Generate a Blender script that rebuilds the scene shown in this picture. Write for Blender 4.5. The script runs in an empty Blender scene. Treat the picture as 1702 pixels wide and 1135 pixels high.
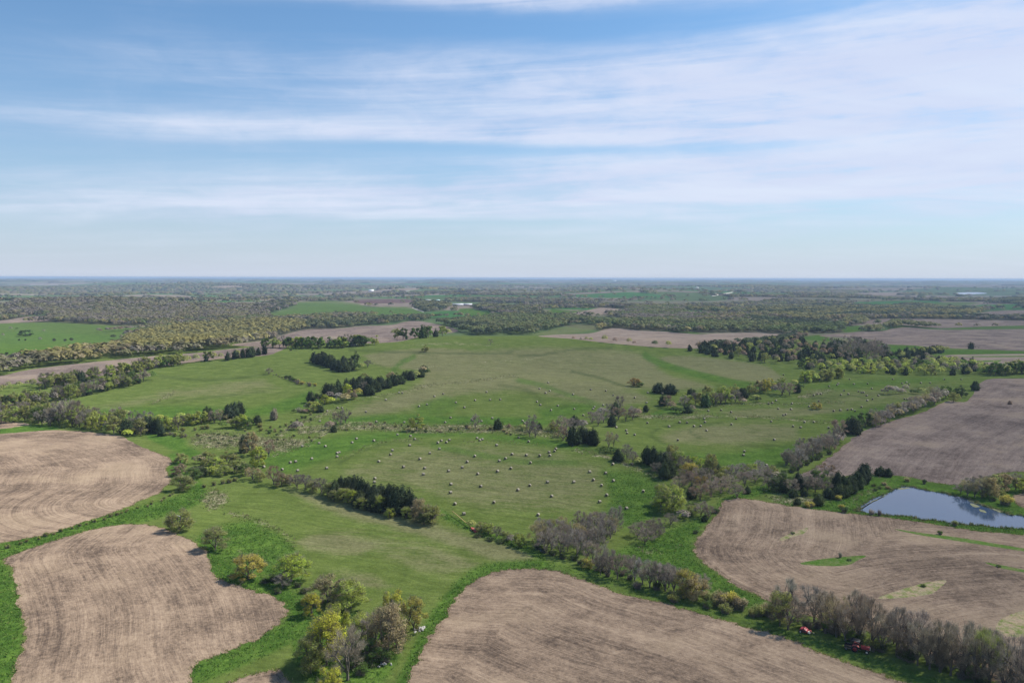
import bpy, math, random
import numpy as np
from mathutils import Matrix, Vector
from mathutils.geometry import delaunay_2d_cdt

scn = bpy.context.scene
COL = scn.collection
R = math.radians

# ------------------------------------------------------------------ camera
CAM_Z = 95.0
FPX = 1324.0                      # focal length in photograph pixels (1702 x 1135)
PW, PH = 1702.0, 1135.0
PITCH = math.atan((567.5 - 462.0) / FPX)
ROLL = 0.0023
CAM_M = (Matrix.Rotation(math.pi / 2 - PITCH, 3, 'X') @ Matrix.Rotation(ROLL, 3, 'Z'))
cd = bpy.data.cameras.new('camera')
cd.sensor_width = 36.0
cd.lens = 36.0 * FPX / PW
cd.clip_start = 1.0
cd.clip_end = 200000.0
cam = bpy.data.objects.new('camera', cd)
cam.location = (0, 0, CAM_Z)
cam.rotation_euler = CAM_M.to_euler()
COL.objects.link(cam)
scn.camera = cam

# ------------------------------------------------------------------ light, exposure
SUN_EL, SUN_AZ = R(49), R(64)      # azimuth clockwise from +Y (the view direction): sun to the right and a little ahead
SKY_STRENGTH = 0.10
sd = bpy.data.lights.new('sun', 'SUN')
sd.energy = 5.0
sd.angle = R(0.6)
sd.color = (1.0, 0.95, 0.87)
sun = bpy.data.objects.new('sun', sd)
to_sun = Vector((math.sin(SUN_AZ) * math.cos(SUN_EL), math.cos(SUN_AZ) * math.cos(SUN_EL), math.sin(SUN_EL)))
sun.rotation_euler = to_sun.to_track_quat('Z', 'Y').to_euler()
sun.location = (200, 100, 400)
COL.objects.link(sun)
scn.view_settings.view_transform = 'Standard'
scn.view_settings.look = 'None'
scn.view_settings.exposure = 0.36
scn.view_settings.gamma = 1.0
scn.view_settings.use_curve_mapping = False
scn.cycles.max_bounces = 6
scn.cycles.diffuse_bounces = 2
scn.cycles.glossy_bounces = 2
scn.cycles.transmission_bounces = 2
scn.cycles.transparent_max_bounces = 16
scn.cycles.volume_bounces = 0
scn.cycles.use_denoising = True


# ------------------------------------------------------------------ node helpers
class NT:
    def __init__(self, tree):
        self.t = tree

    def n(self, typ, ins=None, **props):
        nd = self.t.nodes.new(typ)
        for k, v in props.items():
            setattr(nd, k, v)
        for k, v in (ins or {}).items():
            s = nd.inputs[k]
            if isinstance(v, bpy.types.NodeSocket):
                self.t.links.new(v, s)
            else:
                s.default_value = v
        return nd

    def m(self, op, a, b=0.0, c=0.0, clamp=False):
        nd = self.t.nodes.new('ShaderNodeMath')
        nd.operation = op
        nd.use_clamp = clamp
        for i, v in enumerate((a, b, c)):
            if isinstance(v, bpy.types.NodeSocket):
                self.t.links.new(v, nd.inputs[i])
            else:
                nd.inputs[i].default_value = v
        return nd.outputs[0]

    def mix(self, f, a, b, blend='MIX'):
        nd = self.t.nodes.new('ShaderNodeMix')
        nd.data_type = 'RGBA'
        nd.blend_type = blend
        for i, v in ((0, f), (6, a), (7, b)):
            if isinstance(v, bpy.types.NodeSocket):
                self.t.links.new(v, nd.inputs[i])
            elif i == 0:
                nd.inputs[0].default_value = v
            else:
                nd.inputs[i].default_value = tuple(v) + ((1.0,) if len(v) == 3 else ())
        return nd.outputs[2]

    def smooth(self, x, lo, hi):
        nd = self.n('ShaderNodeMapRange', {0: x, 1: lo, 2: hi, 3: 0.0, 4: 1.0}, interpolation_type='SMOOTHSTEP')
        return nd.outputs[0]

    def noise(self, vec, scale, detail=3.0, rough=0.55, dist=0.0):
        nd = self.n('ShaderNodeTexNoise', {'Vector': vec, 'Scale': scale, 'Detail': detail, 'Roughness': rough, 'Distortion': dist})
        return nd.outputs[0]

    def vmul(self, vec, s):
        nd = self.n('ShaderNodeVectorMath', {0: vec, 1: s}, operation='MULTIPLY')
        return nd.outputs[0]

    def link(self, a, b):
        self.t.links.new(a, b)


def new_mat(name):
    m = bpy.data.materials.new(name)
    m.use_nodes = True
    m.node_tree.nodes.clear()
    t = NT(m.node_tree)
    out = t.n('ShaderNodeOutputMaterial')
    return m, t, out


def plain_mat(name, col, rough=0.8, metallic=0.0, noise=0.25, scale=3.0):
    m, t, out = new_mat(name)
    tc = t.n('ShaderNodeTexCoord')
    nz = t.noise(tc.outputs['Object'], scale, 4.0)
    k = t.m('MULTIPLY_ADD', nz, noise * 2, 1.0 - noise)
    c = t.n('ShaderNodeVectorMath', {0: tuple(col), 'Scale': k}, operation='SCALE').outputs[0]
    b = t.n('ShaderNodeBsdfPrincipled', {'Base Color': c, 'Roughness': rough, 'Metallic': metallic})
    t.link(b.outputs[0], out.inputs[0])
    return m


# ------------------------------------------------------------------ sky
def build_world():
    w = bpy.data.worlds.new('World')
    scn.world = w
    w.use_nodes = True
    w.node_tree.nodes.clear()
    t = NT(w.node_tree)
    out = t.n('ShaderNodeOutputWorld')
    sky = t.n('ShaderNodeTexSky', sky_type='NISHITA')
    sky.sun_disc = False
    sky.sun_elevation = SUN_EL
    sky.sun_rotation = SUN_AZ
    sky.altitude = 400.0
    sky.air_density = 1.0
    sky.dust_density = 1.2
    sky.ozone_density = 1.2
    tc = t.n('ShaderNodeTexCoord')
    sep = t.n('ShaderNodeSeparateXYZ', {0: tc.outputs['Generated']})
    x, y, z = sep.outputs
    el = t.m('ARCSINE', z)                       # radians
    az = t.m('ARCTAN2', x, y)                    # clockwise from +Y
    zz = t.m('ADD', t.m('MAXIMUM', z, 0.0), 0.09)
    px = t.m('DIVIDE', x, zz)
    py = t.m('DIVIDE', y, zz)
    pv = t.n('ShaderNodeCombineXYZ', {0: px, 1: py, 2: 0.0}).outputs[0]
    wisp = t.noise(t.vmul(pv, (0.55, 1.15, 1.0)), 1.0, 7.0, 0.58, 0.5)
    wide = t.noise(t.vmul(pv, (0.20, 0.42, 1.0)), 1.0, 4.0, 0.5, 0.3)
    av = t.n('ShaderNodeCombineXYZ', {0: az, 1: el, 2: 0.0}).outputs[0]
    warp = t.noise(t.vmul(av, (2.2, 5.0, 1.0)), 1.0, 4.0, 0.55)
    fine = t.noise(t.vmul(av, (5.0, 42.0, 1.0)), 1.0, 5.0, 0.6, 0.4)
    w0 = t.m('SUBTRACT', warp, 0.5)
    mott = t.noise(t.vmul(av, (14.0, 34.0, 1.0)), 1.0, 6.0, 0.62, 0.6)

    # (elevation, thickness, slope against azimuth, azimuth where it starts, where it is full, ... ends, weight)
    def band(e0, th, slope, a0, a1, a2, a3, wgt):
        e = t.m('SUBTRACT', el, t.m('MULTIPLY_ADD', az, slope, e0))
        e = t.m('ADD', e, t.m('MULTIPLY', w0, th * 1.3))
        g = t.m('EXPONENT', t.m('MULTIPLY', t.m('POWER', t.m('ABSOLUTE', t.m('DIVIDE', e, th)), 2.0), -1.0))
        g = t.m('MULTIPLY', g, t.smooth(az, a0, a1))
        if a3 is not None:
            g = t.m('MULTIPLY', g, t.m('SUBTRACT', 1.0, t.smooth(az, a2, a3)))
        return t.m('MULTIPLY', g, wgt)
    bands = [
        band(0.338, 0.026, 0.015, -0.62, -0.30, 0.5, 0.9, 1.0),
        band(0.225, 0.050, 0.010, -0.70, 0.15, 3.0, None, 0.62),
        band(0.172, 0.015, 0.006, -0.75, -0.30, 0.15, 0.6, 0.70),
        band(0.098, 0.030, 0.020, -0.95, -0.15, 3.0, None, 0.85),
        band(0.135, 0.016, 0.004, -0.20, 0.15, 3.0, None, 0.45),
        band(0.165, 0.130, 0.06, -0.15, 0.55, 3.0, None, 0.78),
    ]
    dens = bands[0]
    for b in bands[1:]:
        dens = t.m('ADD', dens, b)
    gaps = [band(0.158, 0.0085, -0.012, -0.45, -0.15, 0.2, 0.6, 0.5), band(0.068, 0.005, 0.004, -0.4, -0.2, 0.0, 0.2, 0.35),
            band(0.300, 0.022, -0.01, -0.5, -0.2, 0.3, 0.6, 0.45), band(0.086, 0.005, 0.004, -0.1, 0.1, 0.4, 0.5, 0.30)]
    for g in gaps:
        dens = t.m('SUBTRACT', dens, g)
    streak = t.noise(t.vmul(t.n('ShaderNodeCombineXYZ', {0: az, 1: t.m('MULTIPLY_ADD', az, -0.05, el), 2: 3.0}).outputs[0], (3.0, 55.0, 1.0)), 1.0, 6.0, 0.6, 0.8)
    tex = t.m('ADD', t.m('MULTIPLY', t.m('SUBTRACT', wisp, 0.5), 1.1), t.m('MULTIPLY', t.m('SUBTRACT', streak, 0.5), 0.9))
    tex = t.m('ADD', tex, t.m('MULTIPLY', t.m('SUBTRACT', mott, 0.5), 0.55))
    dens = t.m('MULTIPLY', dens, t.m('MULTIPLY_ADD', tex, 1.55, 0.95))
    dens = t.m('ADD', dens, t.m('MULTIPLY', t.m('SUBTRACT', wide, 0.42), 0.60))
    dens = t.m('ADD', dens, t.m('MULTIPLY', tex, 0.52))
    dens = t.m('SUBTRACT', dens, t.m('MULTIPLY', t.m('SUBTRACT', 1.0, t.smooth(az, -0.75, -0.15)), t.m('MULTIPLY', t.smooth(el, 0.12, 0.30), 0.22)))
    dens = t.m('MULTIPLY', dens, t.m('SUBTRACT', 1.0, t.m('MULTIPLY', t.smooth(el, 0.42, 0.8), 0.5)))
    mask = t.m('MULTIPLY', t.smooth(dens, -0.16, 1.25), 0.88)
    k = 1.0 / SKY_STRENGTH
    cloud = t.mix(t.smooth(wisp, 0.3, 0.7), (0.52 * k, 0.565 * k, 0.72 * k), (0.59 * k, 0.64 * k, 0.76 * k))
    base = t.mix(1.0, sky.outputs[0], (0.55, 0.88, 1.09), 'MULTIPLY')
    # pale haze of the air towards the horizon, all round
    hz = t.m('EXPONENT', t.m('MULTIPLY', t.m('MAXIMUM', el, 0.0), -8.0))
    base = t.mix(t.m('MULTIPLY', hz, 0.92), base, (0.50 * k, 0.545 * k, 0.645 * k))
    c = t.mix(mask, base, cloud)
    bg = t.n('ShaderNodeBackground', {'Color': c, 'Strength': SKY_STRENGTH})
    t.link(bg.outputs[0], out.inputs[0])


build_world()


# ------------------------------------------------------------------ terrain heights
def sstep(x, lo, hi):
    u = np.clip((x - lo) / (hi - lo), 0, 1)
    return u * u * (3 - 2 * u)


BUMPS = [  # x, y, sx, sy, height
    (20, 985, 430, 200, 21.0), (-330, 820, 200, 140, 7.0), (10, 425, 105, 62, 6.0), (-130, 250, 70, 50, 2.5),
    (120, 640, 150, 70, 6.5), (330, 520, 150, 110, 7.0), (-300, 330, 130, 80, 4.0), (160, 245, 90, 50, 3.0),
    (260, 700, 160, 70, 3.0), (560, 640, 200, 150, 9.0), (-90, 640, 140, 80, 4.0), (0, 200, 80, 60, 2.0),
    (-480, 1350, 300, 200, -9.0), (650, 1000, 240, 140, -4.0),
]
_rs = np.random.RandomState(7)
WAVES = []
for lam, amp in ((1500, 9), (2300, 12), (3600, 14), (900, 4.5), (5200, 12)):
    for k in range(3):
        a = _rs.rand() * math.pi
        WAVES.append((math.cos(a) * 2 * math.pi / lam, math.sin(a) * 2 * math.pi / lam, _rs.rand() * 6.28, amp / 1.7))
POND_C, POND_S, POND_Z = (190.0, 330.0), (92.0, 42.0), 1.0


def H(x, y):
    x = np.asarray(x, float)
    y = np.asarray(y, float)
    h = np.zeros(np.broadcast(x, y).shape)
    for bx, by, sx, sy, a in BUMPS:
        h = h + a * np.exp(-((x - bx) / sx) ** 2 - ((y - by) / sy) ** 2)
    h = h + 0.9 * np.sin(x / 61 + 0.4) * np.sin(y / 73 + 1.1) + 0.5 * np.sin(x / 27 + y / 35)
    r = np.hypot(x, y)
    g = sstep(r, 1150, 3200)
    f = np.zeros_like(h)
    for kx, ky, p, a in WAVES:
        f = f + a * np.sin(kx * x + ky * y + p)
    h = h + g * (f * 0.75 - 4.0)
    h = h + sstep(r, 6000, 20000) * 14.0
    q = ((x - POND_C[0]) / POND_S[0]) ** 2 + ((y - POND_C[1]) / POND_S[1]) ** 2
    w = 1 - sstep(q, 0.9, 2.2)
    return h * (1 - w) + POND_Z * w


CM = np.array(CAM_M)


def project(x, y, z):
    """world -> photograph pixel; points behind the camera are pushed far below the frame"""
    d = np.stack([x, y, z - CAM_Z], -1) @ CM
    dep = np.maximum(-d[..., 2], 1e-3)
    return PW / 2 + FPX * d[..., 0] / dep, PH / 2 - FPX * d[..., 1] / dep, -d[..., 2]


_TS = np.exp(np.arange(math.log(70.0), math.log(46000.0), 0.0035))


def unproject(px, py):
    """where the line of sight through a pixel of the photograph first meets the ground"""
    px = np.atleast_1d(np.asarray(px, float))
    py = np.atleast_1d(np.asarray(py, float))
    out = np.zeros((len(px), 3))
    for s in range(0, len(px), 4000):
        a, b = px[s:s + 4000], py[s:s + 4000]
        d = np.stack([(a - PW / 2) / FPX, -(b - PH / 2) / FPX, -np.ones_like(a)], -1) @ CM.T
        d = d / np.hypot(d[:, 0], d[:, 1])[:, None]
        X = d[:, 0:1] * _TS
        Y = d[:, 1:2] * _TS
        diff = CAM_Z + d[:, 2:3] * _TS - H(X, Y)
        neg = diff < 0
        i = np.where(neg.any(1), neg.argmax(1), len(_TS) - 1)
        i = np.maximum(i, 1)
        k = np.arange(len(a))
        d0, d1 = diff[k, i - 1], diff[k, i]
        u = np.clip(d0 / np.maximum(d0 - d1, 1e-9), 0, 1)
        tt = _TS[i - 1] * (1 - u) + _TS[i] * u
        out[s:s + 4000, 0] = d[:, 0] * tt
        out[s:s + 4000, 1] = d[:, 1] * tt
        out[s:s + 4000, 2] = H(out[s:s + 4000, 0], out[s:s + 4000, 1])
    return out


def catmull(pts, step, closed):
    P = [np.array(p, float) for p in pts]
    n = len(P)
    res = []
    for i in range(n if closed else n - 1):
        p0 = P[(i - 1) % n] if (closed or i > 0) else P[i]
        p1, p2 = P[i], P[(i + 1) % n]
        p3 = P[(i + 2) % n] if (closed or i + 2 < n) else p2
        L = np.hypot(*(p2 - p1))
        m = max(1, int(L / step))
        for k in range(m):
            u = k / m
            res.append(0.5 * (2 * p1 + (p2 - p0) * u + (2 * p0 - 5 * p1 + 4 * p2 - p3) * u * u + (3 * p1 - p0 - 3 * p2 + p3) * u ** 3))
    if not closed:
        res.append(P[-1])
    return np.array(res)


def in_poly(px, py, poly):
    inside = np.zeros(px.shape, bool)
    n = len(poly)
    for i in range(n):
        x0, y0 = poly[i]
        x1, y1 = poly[(i + 1) % n]
        if y0 == y1:
            continue
        c = ((y0 > py) != (y1 > py)) & (px < (x1 - x0) * (py - y0) / (y1 - y0) + x0)
        inside ^= c
    return inside


def seg_dist(px, py, pts, closed=False):
    d = np.full(px.shape, 1e18)
    al = np.zeros(px.shape)
    run = 0.0
    n = len(pts)
    for i in range(n if closed else n - 1):
        ax, ay = pts[i][0], pts[i][1]
        bx, by = pts[(i + 1) % n][0], pts[(i + 1) % n][1]
        vx, vy = bx - ax, by - ay
        L2 = vx * vx + vy * vy + 1e-12
        u = np.clip(((px - ax) * vx + (py - ay) * vy) / L2, 0, 1)
        dd = (px - ax - u * vx) ** 2 + (py - ay - u * vy) ** 2
        L = math.sqrt(L2)
        better = dd < d
        al = np.where(better, run + u * L, al)
        d = np.where(better, dd, d)
        run += L
    return np.sqrt(d), al


# ------------------------------------------------------------------ land parcels (outlines traced on the photograph, laid on the ground)
C = 'crop_field'
PARCELS = [
    # name, look, label, outline, guide for the rows (None = the whole outline)
    (C, 'stubble', 'bare stubble field filling the lower left corner with a rounded tip',
     [(6, 930), (57, 909), (130, 886), (184, 874), (230, 871), (268, 876), (291, 886), (330, 907), (347, 922), (353, 945), (360, 961),
      (383, 968), (429, 984), (457, 991), (479, 1007), (477, 1018), (457, 1041), (423, 1064), (383, 1079), (333, 1099), (316, 1118),
      (322, 1150), (330, 1220), (-20, 1220), (14, 1150), (19, 1125), (34, 1083), (41, 1053), (40, 1026), (29, 995), (27, 968), (23, 945)],
     [(14, 1220), (14, 1150), (34, 1083), (41, 1053), (40, 1026), (29, 980), (20, 930), (90, 880)]),
    (C, 'stubble', 'bare stubble field at the left edge below the wooded creek',
     [(-260, 740), (-80, 725), (0, 721), (50, 717), (100, 715), (192, 723), (230, 740), (283, 763), (276, 780), (281, 800), (261, 819), (230, 834),
      (184, 853), (126, 872), (77, 888), (0, 903), (-120, 930), (-300, 960)],
     [(-100, 735), (60, 722), (192, 730), (283, 768), (276, 780), (281, 800), (240, 830)]),
    (C, 'stubble', 'narrow bare field tip at the left edge above a grass strip',
     [(-150, 712), (-60, 703), (0, 700), (30, 702), (50, 705), (30, 709), (0, 713), (-80, 720)], None),
    (C, 'stubble', 'large bare field with slanting rows at the bottom centre',
     [(676, 1150), (682, 1118), (699, 1087), (714, 1056), (737, 1026), (760, 991), (791, 964), (829, 949), (877, 945), (915, 947), (946, 955),
      (992, 972), (1049, 991), (1107, 1003), (1145, 1014), (1200, 1030), (1238, 1041), (1315, 1064), (1392, 1095), (1506, 1135), (1640, 1185),
      (1720, 1240), (640, 1240)],
     [(829, 949), (946, 955), (1049, 991), (1200, 1030), (1392, 1095), (1640, 1185)]),
    (C, 'stubble', 'contour worked bare field below the pond with green grass islands',
     [(1191, 853), (1199, 836), (1231, 828), (1296, 838), (1392, 851), (1468, 859), (1545, 870), (1621, 882), (1702, 890), (1900, 925), (2060, 960),
      (2060, 1280), (1900, 1230), (1702, 1150), (1600, 1110), (1450, 1050), (1330, 1020), (1284, 1001), (1238, 980), (1229, 976), (1183, 945),
      (1160, 926), (1152, 907), (1168, 884)],
     [(1191, 840), (1175, 880), (1153, 907), (1170, 940), (1229, 978), (1330, 1015), (1480, 1035), (1600, 1010), (1740, 1000)]),
    (C, 'mauve', 'broad mauve brown tilled field above the pond at the right edge',
     [(1330, 792), (1353, 777), (1392, 750), (1430, 719), (1487, 699), (1540, 683), (1573, 667), (1607, 667), (1625, 642), (1645, 630), (1702, 629),
      (1900, 628), (2000, 760), (1900, 790), (1702, 784), (1640, 792), (1591, 805), (1545, 800), (1507, 792), (1445, 789), (1384, 792)],
     [(1340, 790), (1430, 722), (1573, 668), (1640, 632)]),
    (C, 'stubble', 'small bare field corner beyond the pond at the right edge',
     [(1683, 830), (1702, 819), (1800, 800), (1860, 815), (1800, 850), (1710, 846)], None),
    (C, 'stubble', 'small bare field lobe at the bottom edge left of the near grove',
     [(372, 1140), (400, 1127), (440, 1117), (462, 1112), (472, 1118), (488, 1140), (500, 1190), (350, 1190)], None),
    ('grass_island', 'lush', 'crescent of green grass in the contour worked field',
     [(1330, 936), (1372, 928), (1437, 923), (1425, 931), (1407, 939), (1365, 940)], None),
    ('grass_island', 'lush', 'long thin green grass strip below the pond dam',
     [(1487, 879), (1530, 885), (1600, 894), (1702, 911), (1800, 926), (1800, 932), (1702, 916), (1600, 900), (1530, 889)], None),
    ('grass_island', 'lush', 'small green strip in the bare field at the right edge',
     [(1637, 934), (1665, 939), (1702, 946), (1780, 960), (1780, 966), (1702, 951), (1660, 943)], None),
    ('grass_island', 'weedy', 'weedy wedge of pale green plants in the contour worked field',
     [(1460, 993), (1526, 971), (1572, 964), (1560, 978), (1545, 987), (1500, 993)], None),
    ('grass_island', 'weedy', 'thin weedy patch near the left end of the contour worked field',
     [(1297, 894), (1318, 885), (1342, 877), (1336, 886), (1312, 894), (1300, 899)], None),
    ('grass_island', 'weedy', 'pale weedy patch at the lower right edge behind bare trees',
     [(1655, 1045), (1665, 1028), (1702, 1014), (1780, 1000), (1780, 1050), (1702, 1058), (1670, 1056)], None),
    ('pond', 'water', 'farm pond reflecting blue sky between two bare fields',
     [(1422, 847), (1445, 834), (1491, 811), (1510, 809), (1545, 815), (1583, 823), (1606, 828), (1629, 838), (1660, 849), (1702, 859), (1780, 872),
      (1820, 886), (1780, 893), (1702, 880), (1583, 869), (1507, 859), (1449, 853)], None),
    # middle distance
    (C, 'mauve', 'long thin mauve field behind the upper left tree row',
     [(-120, 650), (0, 625), (51, 614), (143, 603), (243, 593), (332, 586), (383, 580), (446, 576), (476, 576), (455, 588), (430, 592), (370, 596),
      (276, 608), (184, 622), (97, 636), (25, 638), (-60, 650)], [(-120, 645), (143, 603), (332, 586), (476, 575)]),
    (C, 'mauve', 'mauve and tan worked field behind green trees left of centre',
     [(385, 573), (445, 565), (467, 558), (508, 548), (561, 546), (600, 542), (650, 540), (672, 535), (700, 534), (752, 545), (758, 552), (710, 557),
      (668, 567), (633, 570), (600, 571), (560, 570), (520, 572), (470, 576), (440, 577)], [(385, 573), (508, 548), (650, 540), (752, 545)]),
    (C, 'pink', 'pale pinkish field beyond the ridge right of centre',
     [(895, 559), (930, 556), (980, 554), (1013, 546), (1036, 546), (1059, 549), (1107, 551), (1160, 556), (1189, 554), (1255, 553), (1314, 556),
      (1301, 562), (1280, 567), (1206, 573), (1173, 579), (1140, 579), (1089, 577), (1019, 571), (983, 567), (948, 563)],
     [(895, 559), (1013, 546), (1160, 555), (1314, 556)]),
    (C, 'mauve', 'wide mauve brown field in the distance at the right edge',
     [(1362, 558), (1402, 554), (1425, 552), (1467, 550), (1485, 546), (1511, 544), (1561, 548), (1702, 547), (1900, 543), (1900, 584), (1702, 583),
      (1640, 581), (1561, 578), (1518, 574), (1472, 572), (1460, 566), (1402, 561)], [(1362, 556), (1485, 546), (1702, 547), (1900, 543)]),
    (C, 'mauve', 'farthest mauve strip field at the right edge before the woods',
     [(1441, 533), (1472, 530), (1543, 530), (1702, 533), (1900, 535), (1900, 540), (1702, 541), (1578, 545), (1557, 545), (1500, 540), (1469, 538), (1444, 538)],
     [(1441, 533), (1543, 530), (1900, 535)]),
    (C, 'pink', 'small pinkish terraced field beside dark cedars at the right',
     [(1543, 599), (1554, 594), (1578, 590), (1702, 588), (1900, 586), (1900, 612), (1702, 610), (1673, 609), (1622, 607), (1610, 602)],
     [(1543, 599), (1578, 590), (1900, 586)]),
    ('grass_island', 'lush', 'thin green terrace in the small pinkish field',
     [(1605, 600), (1635, 599), (1665, 598.5), (1662, 600.8), (1630, 602), (1612, 602.5)], None),
    ('grass_island', 'lush', 'long thin green terrace at the top of the pinkish field',
     [(1590, 592.5), (1650, 591.5), (1720, 591), (1820, 590.5), (1820, 592.3), (1720, 592.8), (1650, 593.5)], None),
    (C, 'mauve', 'small mauve field behind the far left green pasture',
     [(-40, 536), (0, 533), (18, 531), (44, 526.5), (78, 526.5), (83, 532), (62, 534.5), (0, 537.5), (-40, 539)], None),
    (C, 'pink', 'small pale strip field among dark woods right of centre',
     [(1258, 528), (1280, 528), (1304, 530), (1337, 535), (1314, 535.5), (1285, 532.5)], None),
    (C, 'mauve', 'mauve slope among woods at the far right',
     [(1600, 526), (1640, 518.5), (1702, 515.5), (1850, 514), (1850, 527), (1700, 528.5), (1640, 529)], None),
    (C, 'red', 'dark reddish ploughed strip left of the far farmstead',
     [(588, 499), (630, 497.5), (682, 498), (688, 502.5), (650, 504), (598, 504)], None),
    (C, 'pink', 'pale strip field far off at the right',
     [(1402, 490), (1423, 487.3), (1470, 486), (1515, 485.5), (1505, 488.5), (1478, 491), (1444, 491.5)], None),
    (C, 'pink', 'pinkish strip field far beyond the ridge at the centre',
     [(922, 522), (960, 519), (1000, 511.5), (1043, 516), (1029, 520), (980, 524), (940, 525)], None),
    (C, 'pink', 'pale strip field far left of centre on a hilltop',
     [(345, 477), (380, 475), (405, 476), (395, 478.5), (360, 479)], None),
    (C, 'pink', 'tan strip behind the far farmstead',
     [(648, 481.5), (670, 479.5), (697, 479.5), (690, 482), (660, 483.5)], None),
    ('lake', 'water', 'bright sliver of lake far away at the right',
     [(1585, 487.5), (1600, 486), (1628, 486), (1640, 487.8), (1615, 489.2), (1592, 489.2)], None),
    ('road', 'road', 'pale gravel road climbing a hill far right of centre',
     [(1183, 491.5), (1195, 489), (1212, 486.2), (1222, 484.6), (1224, 485.4), (1213, 487.4), (1197, 490.2), (1187, 492.3)], None),
    ('road', 'road', 'pale gravel lane curving below the far farmstead',
     [(686, 511), (694, 514), (704, 517.2), (704, 518.6), (693, 515.4), (685, 512)], None),
]

rngp = np.random.RandomState(11)
parcel_px, parcel_world = [], []
for nm, look, lab, outl, guide in PARCELS:
    big = max(p[1] for p in outl) > 600
    c = catmull(outl, 2.4 if big else 1.6, True)
    w = unproject(c[:, 0], c[:, 1])
    if look == 'water' and big:                                   # small bays and points in the shore
        q = np.arange(len(w)) / len(w) * 6.283
        w[:, 0] += .9 * np.sin(17 * q + 1) + .6 * np.sin(41 * q)
        w[:, 1] += .9 * np.cos(13 * q + 2) + .6 * np.cos(37 * q)
    if look in ('stubble', 'mauve') and big:                      # ragged headland edge, decimetres to a metre
        j = rngp.randn(len(w), 2)
        j = j + 0.8 * (np.roll(j, 1, 0) + np.roll(j, -1, 0))
        w[:, :2] += j * 0.28
    parcel_px.append(c)
    parcel_world.append(w)


def to_pol(x, y):
    return np.stack([np.arctan2(x, y), np.log(np.hypot(x, y))], -1)


th = np.concatenate([np.arange(-175, -40, 4.5), np.arange(-40, 40.01, 0.30), np.arange(44, 176, 4.5)])
lr = np.concatenate([np.arange(math.log(12), math.log(150), 0.09), np.arange(math.log(150), math.log(1500), 0.012),
                     np.arange(math.log(1500), math.log(6000), 0.014), np.arange(math.log(6000), math.log(45000), 0.03), [math.log(45000)]])
TH, LR = np.meshgrid(np.radians(th), lr)
jit = np.random.RandomState(3)
grid = np.stack([TH + jit.uniform(-.1, .1, TH.shape) * R(0.3), LR], -1)
grid[:, 0, 0] = R(-175)
grid[:, -1, 0] = R(175)
grid = grid.reshape(-1, 2)
cv = [Vector((float(a), float(b))) for a, b in grid]
cf = []
base = len(cv)
for w in parcel_world:
    p = to_pol(w[:, 0], w[:, 1])
    if np.sum(p[:, 0] * np.roll(p[:, 1], -1) - np.roll(p[:, 0], -1) * p[:, 1]) < 0:
        p = p[::-1]                                               # the triangulator wants every outline anticlockwise
    cf.append(list(range(len(cv), len(cv) + len(p))))
    cv.extend(Vector((float(a), float(b))) for a, b in p)
ov, oe, of, _, _, off = delaunay_2d_cdt(cv, [], cf, 0, 1e-7, True)
V2 = np.array([(v[0], v[1]) for v in ov])
F3 = np.array([f for f in of if len(f) == 3], int)
REG = np.array([max(o) if o else -1 for f, o in zip(of, off) if len(f) == 3], int)
rr = np.exp(V2[:, 1])
VX, VY = rr * np.sin(V2[:, 0]), rr * np.cos(V2[:, 0])
VZ = H(VX, VY)
e = 0.5
gx = (H(VX + e, VY) - H(VX - e, VY)) / (2 * e)
gy = (H(VX, VY + e) - H(VX, VY - e)) / (2 * e)
NRM = np.stack([-gx, -gy, np.ones_like(gx)], -1)
NRM /= np.linalg.norm(NRM, axis=1)[:, None]
print('REG', len(V2), {int(k): int((REG == k).sum()) for k in np.unique(REG)}, F3.shape, len(of))
# every triangle faces up
A, B, Cc = F3[:, 0], F3[:, 1], F3[:, 2]
cr = (VX[B] - VX[A]) * (VY[Cc] - VY[A]) - (VY[B] - VY[A]) * (VX[Cc] - VX[A])
F3[cr < 0] = F3[cr < 0][:, ::-1]

# ---------------------------------------------------------------- painting of the grassland (what grows where)
PX, PY, DEP = project(VX, VY, VZ)
PX = np.where(DEP < 5, 0, PX)
PY = np.where(DEP < 5, 3000, PY)
PAINT = np.zeros((len(VX), 4))     # dry, lush, brush, dark rut


def soft_poly(ch, val, feather, pts):
    pts = catmull(pts, 30, True)
    x0, y0 = pts.min(0) - feather * 3
    x1, y1 = pts.max(0) + feather * 3
    s = np.where((PX > x0) & (PX < x1) & (PY > y0) & (PY < y1))[0]
    if not len(s):
        return
    asp = np.clip((PY[s] - 455) / 300.0, 0.12, 1.0)               # fades run along the ground, so they are short where it recedes
    d, _ = seg_dist(PX[s], PY[s], pts, True)
    ins = in_poly(PX[s], PY[s], pts)
    sd_ = np.where(ins, d, -d) / (feather * (0.35 + 0.65 * asp))
    PAINT[s, ch] = np.maximum(PAINT[s, ch], val * sstep(sd_, -0.7, 0.9))


def stroke(ch, val, wid, pts):
    pts = catmull(pts, 12, False)
    m = wid * 3
    x0, y0 = pts.min(0) - m
    x1, y1 = pts.max(0) + m
    s = np.where((PX > x0) & (PX < x1) & (PY > y0) & (PY < y1))[0]
    if len(s):
        d, _ = seg_dist(PX[s], PY[s], pts)
        PAINT[s, ch] = np.maximum(PAINT[s, ch], val * (1 - sstep(d, wid * 0.35, wid)))


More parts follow.
